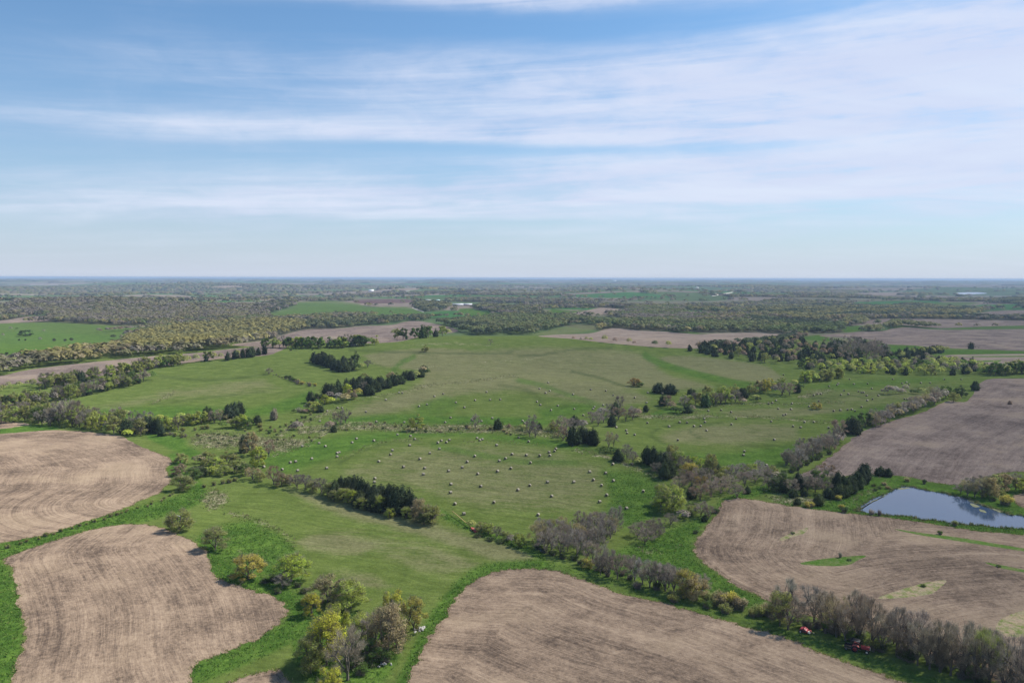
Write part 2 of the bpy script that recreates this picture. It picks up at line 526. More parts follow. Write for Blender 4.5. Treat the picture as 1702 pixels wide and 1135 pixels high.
DRY, LUSH, BRUSH, RUT = 0, 1, 2, 3
for v, f, p in [
    (.62, 26, [(560, 790), (640, 745), (760, 735), (900, 745), (1000, 775), (1010, 820), (950, 850), (800, 850), (700, 820)]),
    (.85, 20, [(700, 604), (800, 582), (1000, 577), (1100, 600), (1080, 640), (980, 660), (880, 652), (760, 660), (640, 690), (560, 690), (600, 670), (700, 635)]),
    (.95, 9, [(1090, 596), (1150, 590), (1280, 610), (1310, 632), (1230, 634), (1130, 612)]),
    (.9, 10, [(950, 612), (1060, 603), (1120, 625), (1190, 644), (1100, 648), (1000, 636)]),
    (.9, 10, [(880, 630), (960, 640), (1060, 652), (1090, 664), (1000, 676), (900, 655), (860, 650)]),
    (.6, 16, [(330, 640), (440, 628), (470, 645), (350, 662), (250, 668), (260, 650)]),
    (.9, 9, [(600, 590), (720, 577), (800, 585), (790, 603), (700, 616), (620, 606)]),
    (.8, 12, [(1090, 722), (1200, 703), (1330, 707), (1330, 730), (1200, 740), (1100, 736)]),
    (.75, 8, [(1190, 684), (1300, 676), (1420, 680), (1330, 692), (1220, 694)]),
    (.45, 16, [(1330, 650), (1480, 640), (1590, 636), (1560, 660), (1400, 685)]),
    (.9, 14, [(470, 812), (560, 828), (640, 848), (760, 880), (900, 925), (860, 942), (700, 892), (560, 855)]),
    (.55, 20, [(560, 880), (700, 900), (800, 930), (740, 960), (640, 930)]),
    (.95, 7, [(392, 1090), (430, 1075), (445, 1078), (425, 1095), (400, 1100)]),
    (.8, 14, [(480, 900), (560, 880), (640, 905), (600, 925), (520, 920)]),
    (.75, 12, [(690, 900), (760, 920), (800, 945), (730, 935)]),
    (.7, 10, [(540, 945), (620, 950), (660, 975), (590, 975)]),
    (.7, 6, [(881, 557), (940, 542), (960, 539), (996, 541), (1000, 547), (930, 557)]),
    (.55, 16, [(60, 690), (180, 672), (300, 645), (330, 650), (250, 672), (160, 690)]),
]:
    soft_poly(DRY, v, f, p)
for v, f, p in [
    (.85, 12, [(430, 760), (520, 730), (620, 716), (800, 718), (940, 732), (1000, 752), (880, 740), (760, 728), (640, 735), (540, 770), (450, 790)]),
    (.8, 18, [(1000, 780), (1090, 790), (1115, 830), (1060, 880), (1000, 870), (1010, 830)]),
    (.95, 10, [(530, 700), (640, 688), (760, 690), (900, 694), (950, 700), (880, 710), (700, 706), (560, 710)]),
    (.6, 9, [(690, 672), (740, 655), (770, 668), (750, 690), (690, 692)]),
    (.8, 12, [(890, 680), (960, 668), (1010, 672), (960, 692), (900, 700)]),
    (.85, 12, [(130, 682), (300, 672), (420, 676), (520, 648), (535, 668), (460, 690), (300, 700), (180, 694)]),
    (.8, 12, [(1080, 745), (1200, 750), (1350, 735), (1320, 770), (1250, 780), (1150, 770)]),
    (.7, 14, [(1330, 640), (1500, 628), (1600, 628), (1500, 640), (1400, 650)]),
    (.7, 10, [(1380, 690), (1480, 670), (1540, 665), (1480, 690), (1400, 715)]),
    (.9, 14, [(340, 885), (420, 862), (465, 885), (505, 930), (500, 985), (440, 960), (370, 935)]),
    (.85, 12, [(505, 1000), (640, 1030), (672, 1060), (640, 1135), (540, 1150), (495, 1110), (480, 1040)]),
    (1., 16, [(960, 945), (1060, 900), (1180, 850), (1205, 832), (1150, 900), (1160, 930), (1250, 985), (1330, 1020), (1280, 1020), (1100, 970)]),
    (1., 10, [(-80, 940), (15, 940), (40, 1020), (20, 1140), (-80, 1160)]),
    (.9, 14, [(1390, 800), (1480, 782), (1560, 800), (1702, 800), (1800, 850), (1760, 915), (1560, 880), (1400, 856), (1370, 840)]),
    (.8, 6, [(-80, 537), (0, 537), (90, 535), (200, 541), (250, 540), (240, 548), (205, 562), (150, 575), (100, 583), (0, 602), (-80, 610)]),
    (1., 4, [(1402, 543), (1444, 541), (1440, 549), (1416, 553), (1402, 553)]),
    (.9, 3, [(1472, 541), (1525, 545), (1485, 546)]),
    (1., 4, [(1472, 573), (1518, 575), (1578, 581), (1702, 584), (1800, 585), (1800, 588), (1590, 589), (1500, 592), (1474, 596)]),
    (1., 4, [(1337, 559), (1362, 556), (1390, 565), (1373, 568), (1329, 564)]),
    (1., 2.5, [(760, 513), (785, 512), (826, 523), (815, 527), (795, 526), (765, 519)]),
    (1., 2.5, [(908, 518), (918, 513), (950, 517), (985, 516), (970, 520), (915, 523)]),
    (1., 2, [(1140, 529), (1150, 524), (1180, 525), (1178, 531), (1145, 532)]),
    (.9, 2, [(1060, 550), (1105, 552), (1160, 555), (1160, 552), (1110, 549)]),
    (.7, 3, [(490, 502), (560, 500), (600, 505), (620, 522), (560, 528), (450, 532), (445, 523), (490, 512)]),
    (.8, 3, [(600, 512), (680, 510), (705, 520), (690, 527), (620, 525)]),
    (.8, 3, [(1536, 507), (1570, 502), (1630, 503), (1600, 510), (1560, 512)]),
]:
    soft_poly(LUSH, v, f, p)
for v, w, p in [
    (.75, 9, [(1072, 590), (1100, 605), (1160, 622), (1240, 640), (1290, 645)]),
    (.7, 7, [(655, 614), (668, 602), (690, 592)]),
    (.6, 7, [(860, 632), (900, 640), (940, 655), (990, 670)]),
    (.95, 26, [(900, 946), (800, 958), (740, 1016), (700, 1085), (670, 1150)]),
    (1., 26, [(345, 900), (365, 945), (450, 983), (500, 1012), (470, 1055), (330, 1118)]),
    (1., 20, [(0, 918), (130, 880), (280, 842), (330, 818), (300, 790), (290, 765)]),
    (.5, 15, [(900, 938), (960, 952), (1200, 1024), (1400, 1084), (1600, 1152)]),
    (1., 9, [(-60, 720), (30, 714), (90, 711)]),
    (1., 12, [(300, 735), (250, 722), (330, 758)]),
    (.9, 12, [(1200, 838), (1240, 822), (1330, 800), (1300, 830), (1400, 848), (1560, 872), (1702, 887)]),
    (.8, 8, [(1085, 690), (1110, 682), (1130, 684)]),
    (.7, 4, [(1578, 546), (1640, 543), (1702, 543)]),
    (.8, 10, [(730, 850), (770, 872), (860, 905), (900, 925)]),
    (.6, 9, [(720, 740), (850, 765), (960, 770)]),
]:
    stroke(LUSH, v, w, p)
for v, f, p in [
    (.95, 10, [(310, 727), (340, 716), (420, 722), (500, 728), (520, 738), (470, 755), (430, 745), (360, 748), (320, 742)]),
    (.95, 8, [(330, 830), (350, 812), (380, 815), (378, 838), (352, 852)]),
    (.8, 8, [(1265, 822), (1330, 820), (1385, 835), (1350, 845), (1290, 838)]),
    (.75, 5, [(1058, 914), (1080, 908), (1095, 920), (1070, 922)]),
    (.6, 5, [(1120, 900), (1134, 905), (1130, 918), (1120, 912)]),
    (.75, 6, [(1405, 845), (1440, 825), (1480, 806), (1460, 806), (1415, 825)]),
    (.7, 5, [(640, 578), (690, 570), (760, 568), (840, 572), (830, 577), (740, 574)]),
]:
    soft_poly(BRUSH, v, f, p)
for v, w, p in [
    (.85, 11, [(500, 716), (600, 708), (700, 713), (800, 712), (880, 716), (925, 722)]),
    (.8, 6, [(455, 735), (480, 712), (530, 692), (565, 680)]),
    (.85, 6, [(960, 748), (1020, 764), (1095, 795)]),
    (.8, 6, [(1050, 690), (1120, 694), (1180, 692)]),
    (.75, 3, [(1180, 693), (1250, 692), (1360, 701), (1440, 707)]),
    (.75, 3, [(1155, 688), (1165, 680), (1185, 675), (1250, 671), (1300, 672), (1400, 668)]),
    (.7, 7, [(1330, 660), (1380, 648)]),
    (.8, 3.5, [(455, 757), (500, 738), (545, 720)]),
    (.55, 3.2, [(560, 768), (600, 747), (640, 734), (700, 730)]),
    (.5, 3, [(770, 734), (850, 735), (910, 738)]),
    (.6, 3, [(690, 612), (760, 607), (850, 598), (900, 594)]),
    (.55, 3, [(690, 642), (780, 634), (860, 624)]),
    (.7, 3.5, [(255, 670), (275, 660), (292, 648)]),
    (.8, 5, [(380, 852), (405, 858), (430, 868), (460, 878), (490, 905)]),
    (.7, 4, [(400, 915), (405, 922)]),
    (.5, 3, [(1440, 790), (1490, 802)]),
    (.6, 3, [(590, 665), (650, 655), (720, 640)]),
]:
    stroke(BRUSH, v, w, p)
for v, w, p in [
    (.7, 2.6, [(580, 582), (690, 586), (800, 588), (850, 586)]),
    (.6, 3, [(270, 626), (330, 631), (390, 629), (445, 621)]),
    (.7, 3, [(950, 617), (1000, 629), (1035, 641)]),
    (.6, 3, [(860, 592), (900, 590), (960, 580), (1020, 579)]),
    (.6, 2.6, [(1160, 701), (1110, 708), (1085, 718), (1085, 728), (1110, 738)]),
    (.6, 2.6, [(1200, 703), (1160, 708), (1145, 718), (1165, 728)]),
    (.5, 2.6, [(1225, 741), (1280, 741), (1340, 739)]),
    (.6, 2.5, [(560, 773), (600, 751), (645, 737), (700, 733)]),
    (.5, 2.4, [(250, 672), (400, 655), (440, 650)]),
    (.8, 2.2, [(880, 938), (960, 957), (1080, 985), (1200, 1022), (1290, 1050)]),
    (.5, 2.4, [(1340, 662), (1450, 655), (1560, 640)]),
    (.4, 5, [(830, 640), (880, 650), (900, 668)]),
]:
    stroke(RUT, v, w, p)


# far country: a patchwork of pasture, crop, meadow and woodland in cells a few hundred metres wide
def cell_noise(x, y, size, seed, asp=1.6, rot=0.25):
    c, s = math.cos(rot), math.sin(rot)
    u = (c * x + s * y) / (size * asp)
    v = (-s * x + c * y) / size
    iu, iv = np.floor(u), np.floor(v)
    best = np.full(x.shape, 1e9)
    sec = np.full(x.shape, 1e9)
    idb = np.zeros(x.shape)

    def hsh(a, b, k):
        q = np.sin(a * 127.1 + b * 311.7 + k * 74.7 + seed * 19.19) * 43758.5453
        return q - np.floor(q)
    for da in (-1, 0, 1):
        for db in (-1, 0, 1):
            a, b = iu + da, iv + db
            d = np.hypot(a + hsh(a, b, 1) - u, b + hsh(a, b, 2) - v)
            nb = d < best
            sec = np.where(nb, best, np.minimum(sec, d))
            idb = np.where(nb, hsh(a, b, 3), idb)
            best = np.where(nb, d, best)
    return idb, (sec - best) * size


def far_cells(x, y):
    r = np.hypot(x, y)
    wx = x + 60 * np.sin(y / 170 + x / 310)
    wy = y + 60 * np.sin(x / 190 - y / 260)
    i1, e1 = cell_noise(wx, wy, 330, 2)
    i2, e2 = cell_noise(wx, wy, 800, 5)
    return np.where(r < 6000, i1, i2), np.where(r < 6000, e1, e2)


ids, edges = far_cells(VX, VY)
TINT = np.zeros((len(VX), 4))
pal = [(0.30, (0.125, 0.120, 0.070)), (0.66, (0.105, 0.150, 0.060)), (0.82, (0.25, 0.200, 0.155)), (0.90, (0.065, 0.165, 0.045)), (1.01, (0.19, 0.175, 0.11))]
rad = np.hypot(VX, VY)
lo = 0.0
for hi, colr in pal:
    s = (ids >= lo) & (ids < hi)
    TINT[s, :3] = colr
    lo = hi
vr = np.random.RandomState(5).uniform(.88, 1.12, len(VX))
TINT[:, :3] *= vr[:, None]
TINT[:, 3] = sstep(rad, 1150, 1500)
TINT[:, 3] *= 1 - np.clip(PAINT[:, 0] * .8 + PAINT[:, 1], 0, 1)


# ------------------------------------------------------------------ ground materials
def ground_material():
    m, t, out = new_mat('grassland')
    geo = t.n('ShaderNodeNewGeometry')
    P = geo.outputs['Position']
    pa = t.n('ShaderNodeAttribute', attribute_name='paint')
    ti = t.n('ShaderNodeAttribute', attribute_name='tint')
    sp = t.n('ShaderNodeSeparateColor', {0: pa.outputs['Color']})
    dry, lush, brush = sp.outputs
    rut = pa.outputs['Alpha']
    n1 = t.noise(P, 0.018, 4.0)
    n2 = t.noise(P, 0.11, 5.0, 0.6)
    n3 = t.noise(P, 0.75, 4.0, 0.65)
    n4 = t.noise(P, 2.6, 3.0, 0.6)
    n5 = t.noise(t.vmul(P, (0.05, 0.33, 0.1)), 1.0, 4.0, 0.6, 0.6)
    grass = t.mix(n2, (0.094, 0.143, 0.029), (0.158, 0.188, 0.051))
    drycol = t.mix(n3, (0.150, 0.155, 0.064), (0.235, 0.212, 0.108))
    lushcol = t.mix(t.smooth(t.m('ADD', t.m('MULTIPLY', n3, 0.5), t.m('MULTIPLY', n2, 0.5)), 0.35, 0.66), (0.050, 0.115, 0.018), (0.105, 0.178, 0.030))
    patch = t.m('ADD', t.m('MULTIPLY', t.m('SUBTRACT', n2, 0.5), 1.3), t.m('MULTIPLY', t.m('SUBTRACT', n1, 0.5), 1.0))
    patch = t.m('ADD', patch, t.m('MULTIPLY', t.m('SUBTRACT', n5, 0.5), 1.6))
    fd = t.m('ADD', t.m('MULTIPLY', dry, 1.15), t.m('MULTIPLY', patch, 0.75))
    fd = t.m('ADD', fd, t.m('MULTIPLY', t.m('SUBTRACT', n3, 0.5), 0.45))
    fd = t.m('MULTIPLY', t.smooth(fd, 0.08, 1.1), 0.9)
    c = t.mix(fd, grass, drycol)
    fl = t.m('ADD', lush, t.m('MULTIPLY', patch, 0.42))
    fl = t.m('ADD', fl, t.m('MULTIPLY', t.m('SUBTRACT', n3, 0.5), 0.35))
    fl = t.m('MULTIPLY', t.smooth(fl, 0.05, 1.0), 0.95)
    c = t.mix(fl, c, lushcol)
    # scattered seed heads and old growth in the rank grass
    sp2 = t.m('MULTIPLY', t.smooth(n4, 0.60, 0.72), t.m('MULTIPLY', t.smooth(n2, 0.40, 0.62), 0.55))
    c = t.mix(t.m('MULTIPLY', sp2, lush), c, (0.20, 0.23, 0.06))
    br = t.m('ADD', t.m('MULTIPLY', t.m('SUBTRACT', n3, 0.5), 2.0), t.m('MULTIPLY', t.m('SUBTRACT', n2, 0.5), 2.6))
    fb = t.smooth(t.m('ADD', brush, t.m('MULTIPLY', br, 0.75)), 0.55, 1.15)
    fb = t.m('MULTIPLY', fb, t.smooth(brush, 0.02, 0.3))
    bcol = t.mix(t.smooth(n3, 0.35, 0.65), (0.17, 0.165, 0.080), (0.35, 0.30, 0.195))
    c = t.mix(fb, c, bcol)
    c = t.mix(t.m('MULTIPLY', rut, 0.8), c, (0.055, 0.078, 0.026))
    k = t.m('MULTIPLY_ADD', n4, 0.9, 0.55)
    k = t.m('MULTIPLY', k, t.m('MULTIPLY_ADD', n3, 0.9, 0.55))
    k = t.m('MULTIPLY', k, t.m('MULTIPLY_ADD', n2, 0.6, 0.70))
    # swaths left by mowing and raking, slightly wavy
    sx = t.n('ShaderNodeSeparateXYZ', {0: P}).outputs
    wv = t.m('MULTIPLY', t.m('SUBTRACT', n1, 0.5), 26.0)
    su = t.m('ADD', t.m('MULTIPLY', sx[0], 0.94), t.m('MULTIPLY', sx[1], -0.34))
    sv = t.m('ADD', t.m('ADD', t.m('MULTIPLY', sx[0], 0.34), t.m('MULTIPLY', sx[1], 0.94)), wv)
    sw = t.noise(t.n('ShaderNodeCombineXYZ', {0: t.m('MULTIPLY', su, 0.035), 1: t.m('MULTIPLY', sv, 0.42), 2: 0.0}).outputs[0], 1.0, 4.0, 0.62)
    swk = t.m('MULTIPLY_ADD', t.m('MULTIPLY', t.m('SUBTRACT', sw, 0.5), t.m('SUBTRACT', 1.0, lush)), 1.1, 1.0)
    k = t.m('MULTIPLY', k, swk)
    c = t.n('ShaderNodeVectorMath', {0: c, 'Scale': k}, operation='SCALE').outputs[0]
    fn = t.noise(t.vmul(P, (0.004, 0.009, 0.01)), 1.0, 6.0, 0.65)
    far = t.n('ShaderNodeVectorMath', {0: ti.outputs['Color'], 'Scale': t.m('MULTIPLY_ADD', fn, 1.0, 0.5)}, operation='SCALE').outputs[0]
    c = t.mix(ti.outputs['Alpha'], c, far)
    bmp = t.n('ShaderNodeBump', {'Height': t.m('ADD', t.m('MULTIPLY', n4, 0.35), n3), 'Strength': 0.45, 'Distance': 0.5})
    b = t.n('ShaderNodeBsdfDiffuse', {'Color': c, 'Roughness': 0.9, 'Normal': bmp.outputs[0]})
    t.link(b.outputs[0], out.inputs[0])
    return m


def crop_material(name, dark, mid, light, row_w=1.0, contrast=1.0):
    m, t, out = new_mat(name)
    geo = t.n('ShaderNodeNewGeometry')
    P = geo.outputs['Position']
    ra = t.n('ShaderNodeAttribute', attribute_name='row')
    V = ra.outputs['Vector']
    s1 = t.noise(t.vmul(V, (0.11 * row_w, 0.007, 1.0)), 1.0, 5.0, 0.6, 0.8)
    s2 = t.noise(t.vmul(V, (0.9 * row_w, 0.03, 1.0)), 1.0, 4.0, 0.65, 0.3)
    s3 = t.noise(t.vmul(V, (3.2 * row_w, 0.22, 1.0)), 1.0, 3.0, 0.6)
    g1 = t.noise(P, 0.9, 5.0, 0.72)
    g2 = t.noise(P, 0.022, 4.0, 0.6)
    g3 = t.noise(P, 0.13, 4.0, 0.6, 0.8)
    g4 = t.noise(P, 3.4, 2.0, 0.6)
    a = t.m('MULTIPLY', t.m('SUBTRACT', s1, 0.5), 0.9 * contrast)
    a = t.m('ADD', a, t.m('MULTIPLY', t.m('SUBTRACT', s2, 0.5), 0.85 * contrast))
    a = t.m('ADD', a, t.m('MULTIPLY', t.m('SUBTRACT', s3, 0.5), 0.75 * contrast))
    a = t.m('ADD', a, t.m('MULTIPLY', t.m('SUBTRACT', g1, 0.5), 1.25))
    a = t.m('ADD', a, t.m('MULTIPLY', t.m('SUBTRACT', g4, 0.5), 0.55))
    a = t.m('ADD', a, t.m('MULTIPLY', t.m('SUBTRACT', g2, 0.5), 1.5))
    a = t.m('ADD', a, t.m('MULTIPLY', t.m('SUBTRACT', g3, 0.5), 0.9))
    a = t.m('ADD', a, 0.5)
    rp = t.n('ShaderNodeValToRGB', {0: a})
    rp.color_ramp.elements[0].position = 0.08
    rp.color_ramp.elements[0].color = dark + (1,)
    rp.color_ramp.elements[1].position = 0.95
    rp.color_ramp.elements[1].color = light + (1,)
    el = rp.color_ramp.elements.new(0.5)
    el.color = mid + (1,)
    tan = t.mix(t.m('MULTIPLY', t.smooth(g2, 0.50, 0.68), 0.35), rp.outputs[0], (0.33, 0.245, 0.155))
    bmp = t.n('ShaderNodeBump', {'Height': t.m('ADD', g1, t.m('ADD', s2, t.m('MULTIPLY', g4, 0.6))), 'Strength': 0.5, 'Distance': 0.35})
    b = t.n('ShaderNodeBsdfDiffuse', {'Color': tan, 'Roughness': 0.9, 'Normal': bmp.outputs[0]})
    t.link(b.outputs[0], out.inputs[0])
    return m


def water_material():
    m, t, out = new_mat('pond_water')
    geo = t.n('ShaderNodeNewGeometry')
    P = geo.outputs['Position']
    w1 = t.noise(t.vmul(P, (0.9, 0.55, 1.0)), 1.0, 4.0, 0.6)
    w2 = t.noise(P, 0.05, 3.0)
    bmp = t.n('ShaderNodeBump', {'Height': w1, 'Strength': 0.07, 'Distance': 0.2})
    c = t.mix(w2, (0.020, 0.042, 0.088), (0.032, 0.055, 0.095))  # base colour holds some of the reflected sky's blue
    b = t.n('ShaderNodeBsdfPrincipled', {'Base Color': c, 'Roughness': t.m('MULTIPLY_ADD', w2, 0.08, 0.02), 'IOR': 1.33, 'Specular IOR Level': 0.85, 'Normal': bmp.outputs[0]})
    t.link(b.outputs[0], out.inputs[0])
    return m


def weedy_material(name, greens, pale, soil=0.0):
    m, t, out = new_mat(name)
    geo = t.n('ShaderNodeNewGeometry')
    P = geo.outputs['Position']
    n2 = t.noise(P, 0.28, 5.0, 0.65)
    n3 = t.noise(P, 1.3, 4.0, 0.65)
    c = t.mix(n3, greens[0], greens[1])
    c = t.mix(t.smooth(n2, 0.42, 0.62), c, pale)
    ns = t.noise(P, 0.5, 5.0, 0.7)
    c = t.mix(t.m('MULTIPLY', t.smooth(ns, 0.42, 0.60), soil), c, (0.26, 0.195, 0.14))
    k = t.m('MULTIPLY_ADD', n3, 0.8, 0.6)
    c = t.n('ShaderNodeVectorMath', {0: c, 'Scale': k}, operation='SCALE').outputs[0]
    bmp = t.n('ShaderNodeBump', {'Height': n3, 'Strength': 0.6, 'Distance': 0.5})
    b = t.n('ShaderNodeBsdfDiffuse', {'Color': c, 'Normal': bmp.outputs[0]})
    t.link(b.outputs[0], out.inputs[0])
    return m


LOOK = {
    'stubble': crop_material('corn_stubble', (0.120, 0.086, 0.064), (0.290, 0.208, 0.144), (0.455, 0.335, 0.232)),
    'mauve': crop_material('tilled_mauve', (0.125, 0.094, 0.080), (0.245, 0.185, 0.150), (0.345, 0.268, 0.215), 0.7, 0.9),
    'pink': crop_material('dry_pale_stubble', (0.20, 0.15, 0.12), (0.31, 0.235, 0.180), (0.40, 0.315, 0.25), 0.6, 0.7),
    'red': crop_material('ploughed_red_soil', (0.09, 0.055, 0.055), (0.14, 0.085, 0.080), (0.19, 0.12, 0.105), 0.6, 0.7),
    'lush': weedy_material('rank_grass', ((0.030, 0.085, 0.012), (0.062, 0.118, 0.020)), (0.060, 0.100, 0.022), 0.2),
    'weedy': weedy_material('weeds', ((0.08, 0.12, 0.03), (0.145, 0.16, 0.055)), (0.20, 0.18, 0.11), 0.8),
    'water': water_material(),
    'road': plain_mat('gravel', (0.42, 0.38, 0.32), 0.9),
}
GRASS = ground_material()


def mesh_obj(name, verts, faces, mats, parent=None, fmat=None, link=True):
    me = bpy.data.meshes.new(name)
    verts = np.asarray(verts, np.float32)
    if isinstance(faces, np.ndarray):
        k = faces.shape[1]
        flat = faces.astype(np.int32).ravel()
        starts = np.arange(len(faces), dtype=np.int32) * k
    else:
        lens = np.array([len(f) for f in faces], np.int32)
        flat = np.array([i for f in faces for i in f], np.int32)
        starts = np.concatenate([[0], np.cumsum(lens)[:-1]]).astype(np.int32)
    me.vertices.add(len(verts))
    me.vertices.foreach_set('co', verts.ravel())
    me.loops.add(len(flat))
    me.loops.foreach_set('vertex_index', flat)
    me.polygons.add(len(starts))
    me.polygons.foreach_set('loop_start', starts)
    if not isinstance(mats, (list, tuple)):
        mats = [mats]
    for mm in mats:
        me.materials.append(mm)
    if fmat is not None:
        me.polygons.foreach_set('material_index', np.asarray(fmat, np.int32))
    me.update(calc_edges=True)
    me.validate()
    if not link:
        return me
    o = bpy.data.objects.new(name, me)
    COL.objects.link(o)
    if parent:
        o.parent = parent
    return o


def tag(o, label=None, cat=None, group=None, kind=None):
    if label:
        o['label'] = label
    if cat:
        o['category'] = cat
    if group:
        o['group'] = group
    if kind:
        o['kind'] = kind
    return o


def region_object(name, sel, mat, label, cat, attrs):
    f = F3[sel]
    used = np.unique(f)
    remap = np.zeros(len(VX), int)
    remap[used] = np.arange(len(used))
    o = mesh_obj(name, np.stack([VX[used], VY[used], VZ[used]], -1), remap[f], mat)
    me = o.data
    me.polygons.foreach_set('use_smooth', np.ones(len(me.polygons), bool))
    me.normals_split_custom_set_from_vertices(NRM[used])
    for an, at, data in attrs:
        a = me.attributes.new(an, at, 'POINT')
        a.data.foreach_set('color' if at == 'FLOAT_COLOR' else 'vector', data[used].astype(np.float32).ravel())
    tag(o, label, cat, None, 'structure')
    return o


region_object('ground', REG == -1, GRASS, 'rolling green and tan hay land and far patchwork country', 'ground',
              [('paint', 'FLOAT_COLOR', PAINT), ('tint', 'FLOAT_COLOR', TINT)])
for i, (nm, look, lab, outl, guide) in enumerate(PARCELS):
    s = REG == i
    if not s.any():
        continue
    vid = np.unique(F3[s])
    row = np.zeros((len(VX), 3))
    if look in ('stubble', 'mauve', 'pink', 'red'):
        if guide is None:
            gw, cl = parcel_world[i][::3], True
        else:
            g = catmull(guide, 12, False)
            gw, cl = unproject(g[:, 0], g[:, 1]), False
        d, al = seg_dist(VX[vid], VY[vid], gw, cl)
        row[vid, 0] = d
        row[vid, 1] = al
        row[vid, 2] = i * 7.0
    region_object(nm, s, LOOK[look], lab, nm.replace('_', ' '), [('row', 'FLOAT_VECTOR', row)])


# ------------------------------------------------------------------ plants: shapes
def foliage_material(name, trans=0.3, bark=False):
    m, t, out = new_mat(name)
    oi = t.n('ShaderNodeObjectInfo')
    va = t.n('ShaderNodeAttribute', attribute_name='v')
    k = t.m('MULTIPLY_ADD', va.outputs['Fac'], 0.9, 0.55)
    c = t.n('ShaderNodeVectorMath', {0: oi.outputs['Color'], 'Scale': k}, operation='SCALE').outputs[0]
    hue = t.n('ShaderNodeHueSaturation', {'Hue': t.m('MULTIPLY_ADD', va.outputs['Fac'], 0.03, 0.485), 'Saturation': 1.0, 'Value': 1.0, 'Color': c})
    d = t.n('ShaderNodeBsdfDiffuse', {'Color': hue.outputs[0]})
    if bark:
        t.link(d.outputs[0], out.inputs[0])
        return m
    tr = t.n('ShaderNodeBsdfTranslucent', {'Color': hue.outputs[0]})
    mx = t.n('ShaderNodeMixShader', {0: trans, 1: d.outputs[0], 2: tr.outputs[0]})
    t.link(mx.outputs[0], out.inputs[0])
    return m


LEAF = foliage_material('spring_leaves', 0.48)
NEEDLE = foliage_material('cedar_needles', 0.10)
TWIG = foliage_material('bare_twigs', 0.22)
BARK = plain_mat('bark', (0.135, 0.115, 0.095), 0.9, 0, 0.4, 2.0)
BUDTWIG = plain_mat('brown_twigs', (0.20, 0.17, 0.125), 0.9, 0, 0.4, 2.0)


def rand_dirs(rs, n):
    d = rs.randn(n, 3)
    return d / np.linalg.norm(d, axis=1)[:, None]


def leaf_tris(rs, c, size, up=0.0, outw=None, loose=0.75):
    n = len(c)
    a = rand_dirs(rs, n)
    b = rand_dirs(rs, n)
    if up:
        nn = rand_dirs(rs, n) * (loose if outw is not None else 1.0) + np.array([0, 0, up])
        if outw is not None:
            nn = nn + outw
        nn /= np.linalg.norm(nn, axis=1)[:, None]
        a = a - (a * nn).sum(1)[:, None] * nn
        a /= np.linalg.norm(a, axis=1)[:, None]
        b = np.cross(nn, a)
    else:
        b = b - (a * b).sum(1)[:, None] * a
        b /= np.linalg.norm(b, axis=1)[:, None]
    s = (size * rs.uniform(.6, 1.4, n))[:, None]
    v = np.stack([c + a * s * .9, c - a * s * .45 + b * s * .65, c - a * s * .45 - b * s * .65], 1).reshape(-1, 3)
    return v, np.arange(3 * n).reshape(-1, 3)


def blades(rs, p0, d, length, width):
    n = len(p0)
    side = np.cross(d, rand_dirs(rs, n))
    side /= np.linalg.norm(side, axis=1)[:, None] + 1e-9
    w = (width * rs.uniform(.7, 1.3, n))[:, None]
    L = (length * rs.uniform(.5, 1.4, n))[:, None]
    v = np.stack([p0 - side * w / 2, p0 + side * w / 2, p0 + d * L], 1).reshape(-1, 3)
    return v, np.arange(3 * n).reshape(-1, 3)


def tubes(segs, sides=4):
    vs, fs = [], []
    for p0, p1, r0, r1 in segs:
        p0, p1 = np.array(p0, float), np.array(p1, float)
        d = p1 - p0
        d /= np.linalg.norm(d) + 1e-9
        u = np.cross(d, [0.3, 0.9, 0.2])
        u /= np.linalg.norm(u) + 1e-9
        w = np.cross(d, u)
        b = len(vs)
        for k in range(sides):
            a = 2 * math.pi * k / sides
            vs.append(p0 + (u * math.cos(a) + w * math.sin(a)) * r0)
        for k in range(sides):
            a = 2 * math.pi * k / sides
            vs.append(p1 + (u * math.cos(a) + w * math.sin(a)) * r1)
        for k in range(sides):
            q = (k + 1) % sides
            fs.append((b + k, b + q, b + sides + q, b + sides + k))
    return np.array(vs), fs


def join_parts(parts):
    """parts: (verts, tri array, material index) -> verts, tris, mats"""
    vs, fs, ms = [], [], []
    off_ = 0
    for v, f, mi in parts:
        vs.append(v)
        fs.append(f + off_)
        ms.append(np.full(len(f), mi))
        off_ += len(v)
    return np.concatenate(vs), np.concatenate(fs), np.concatenate(ms)


def tri_mesh(name, parts, mats, rs, vals=None):
    v, f, mi = join_parts(parts)
    me = mesh_obj(name, v, f, mats, fmat=mi, link=False)
    a = me.attributes.new('v', 'FLOAT', 'FACE')
    n = len(me.polygons)
    x = rs.uniform(0, 1, n).astype(np.float32)
    if vals is not None and len(vals) == n:
        x = (0.55 * x + 0.45 * vals).astype(np.float32)
    a.data.foreach_set('value', x)
    return me


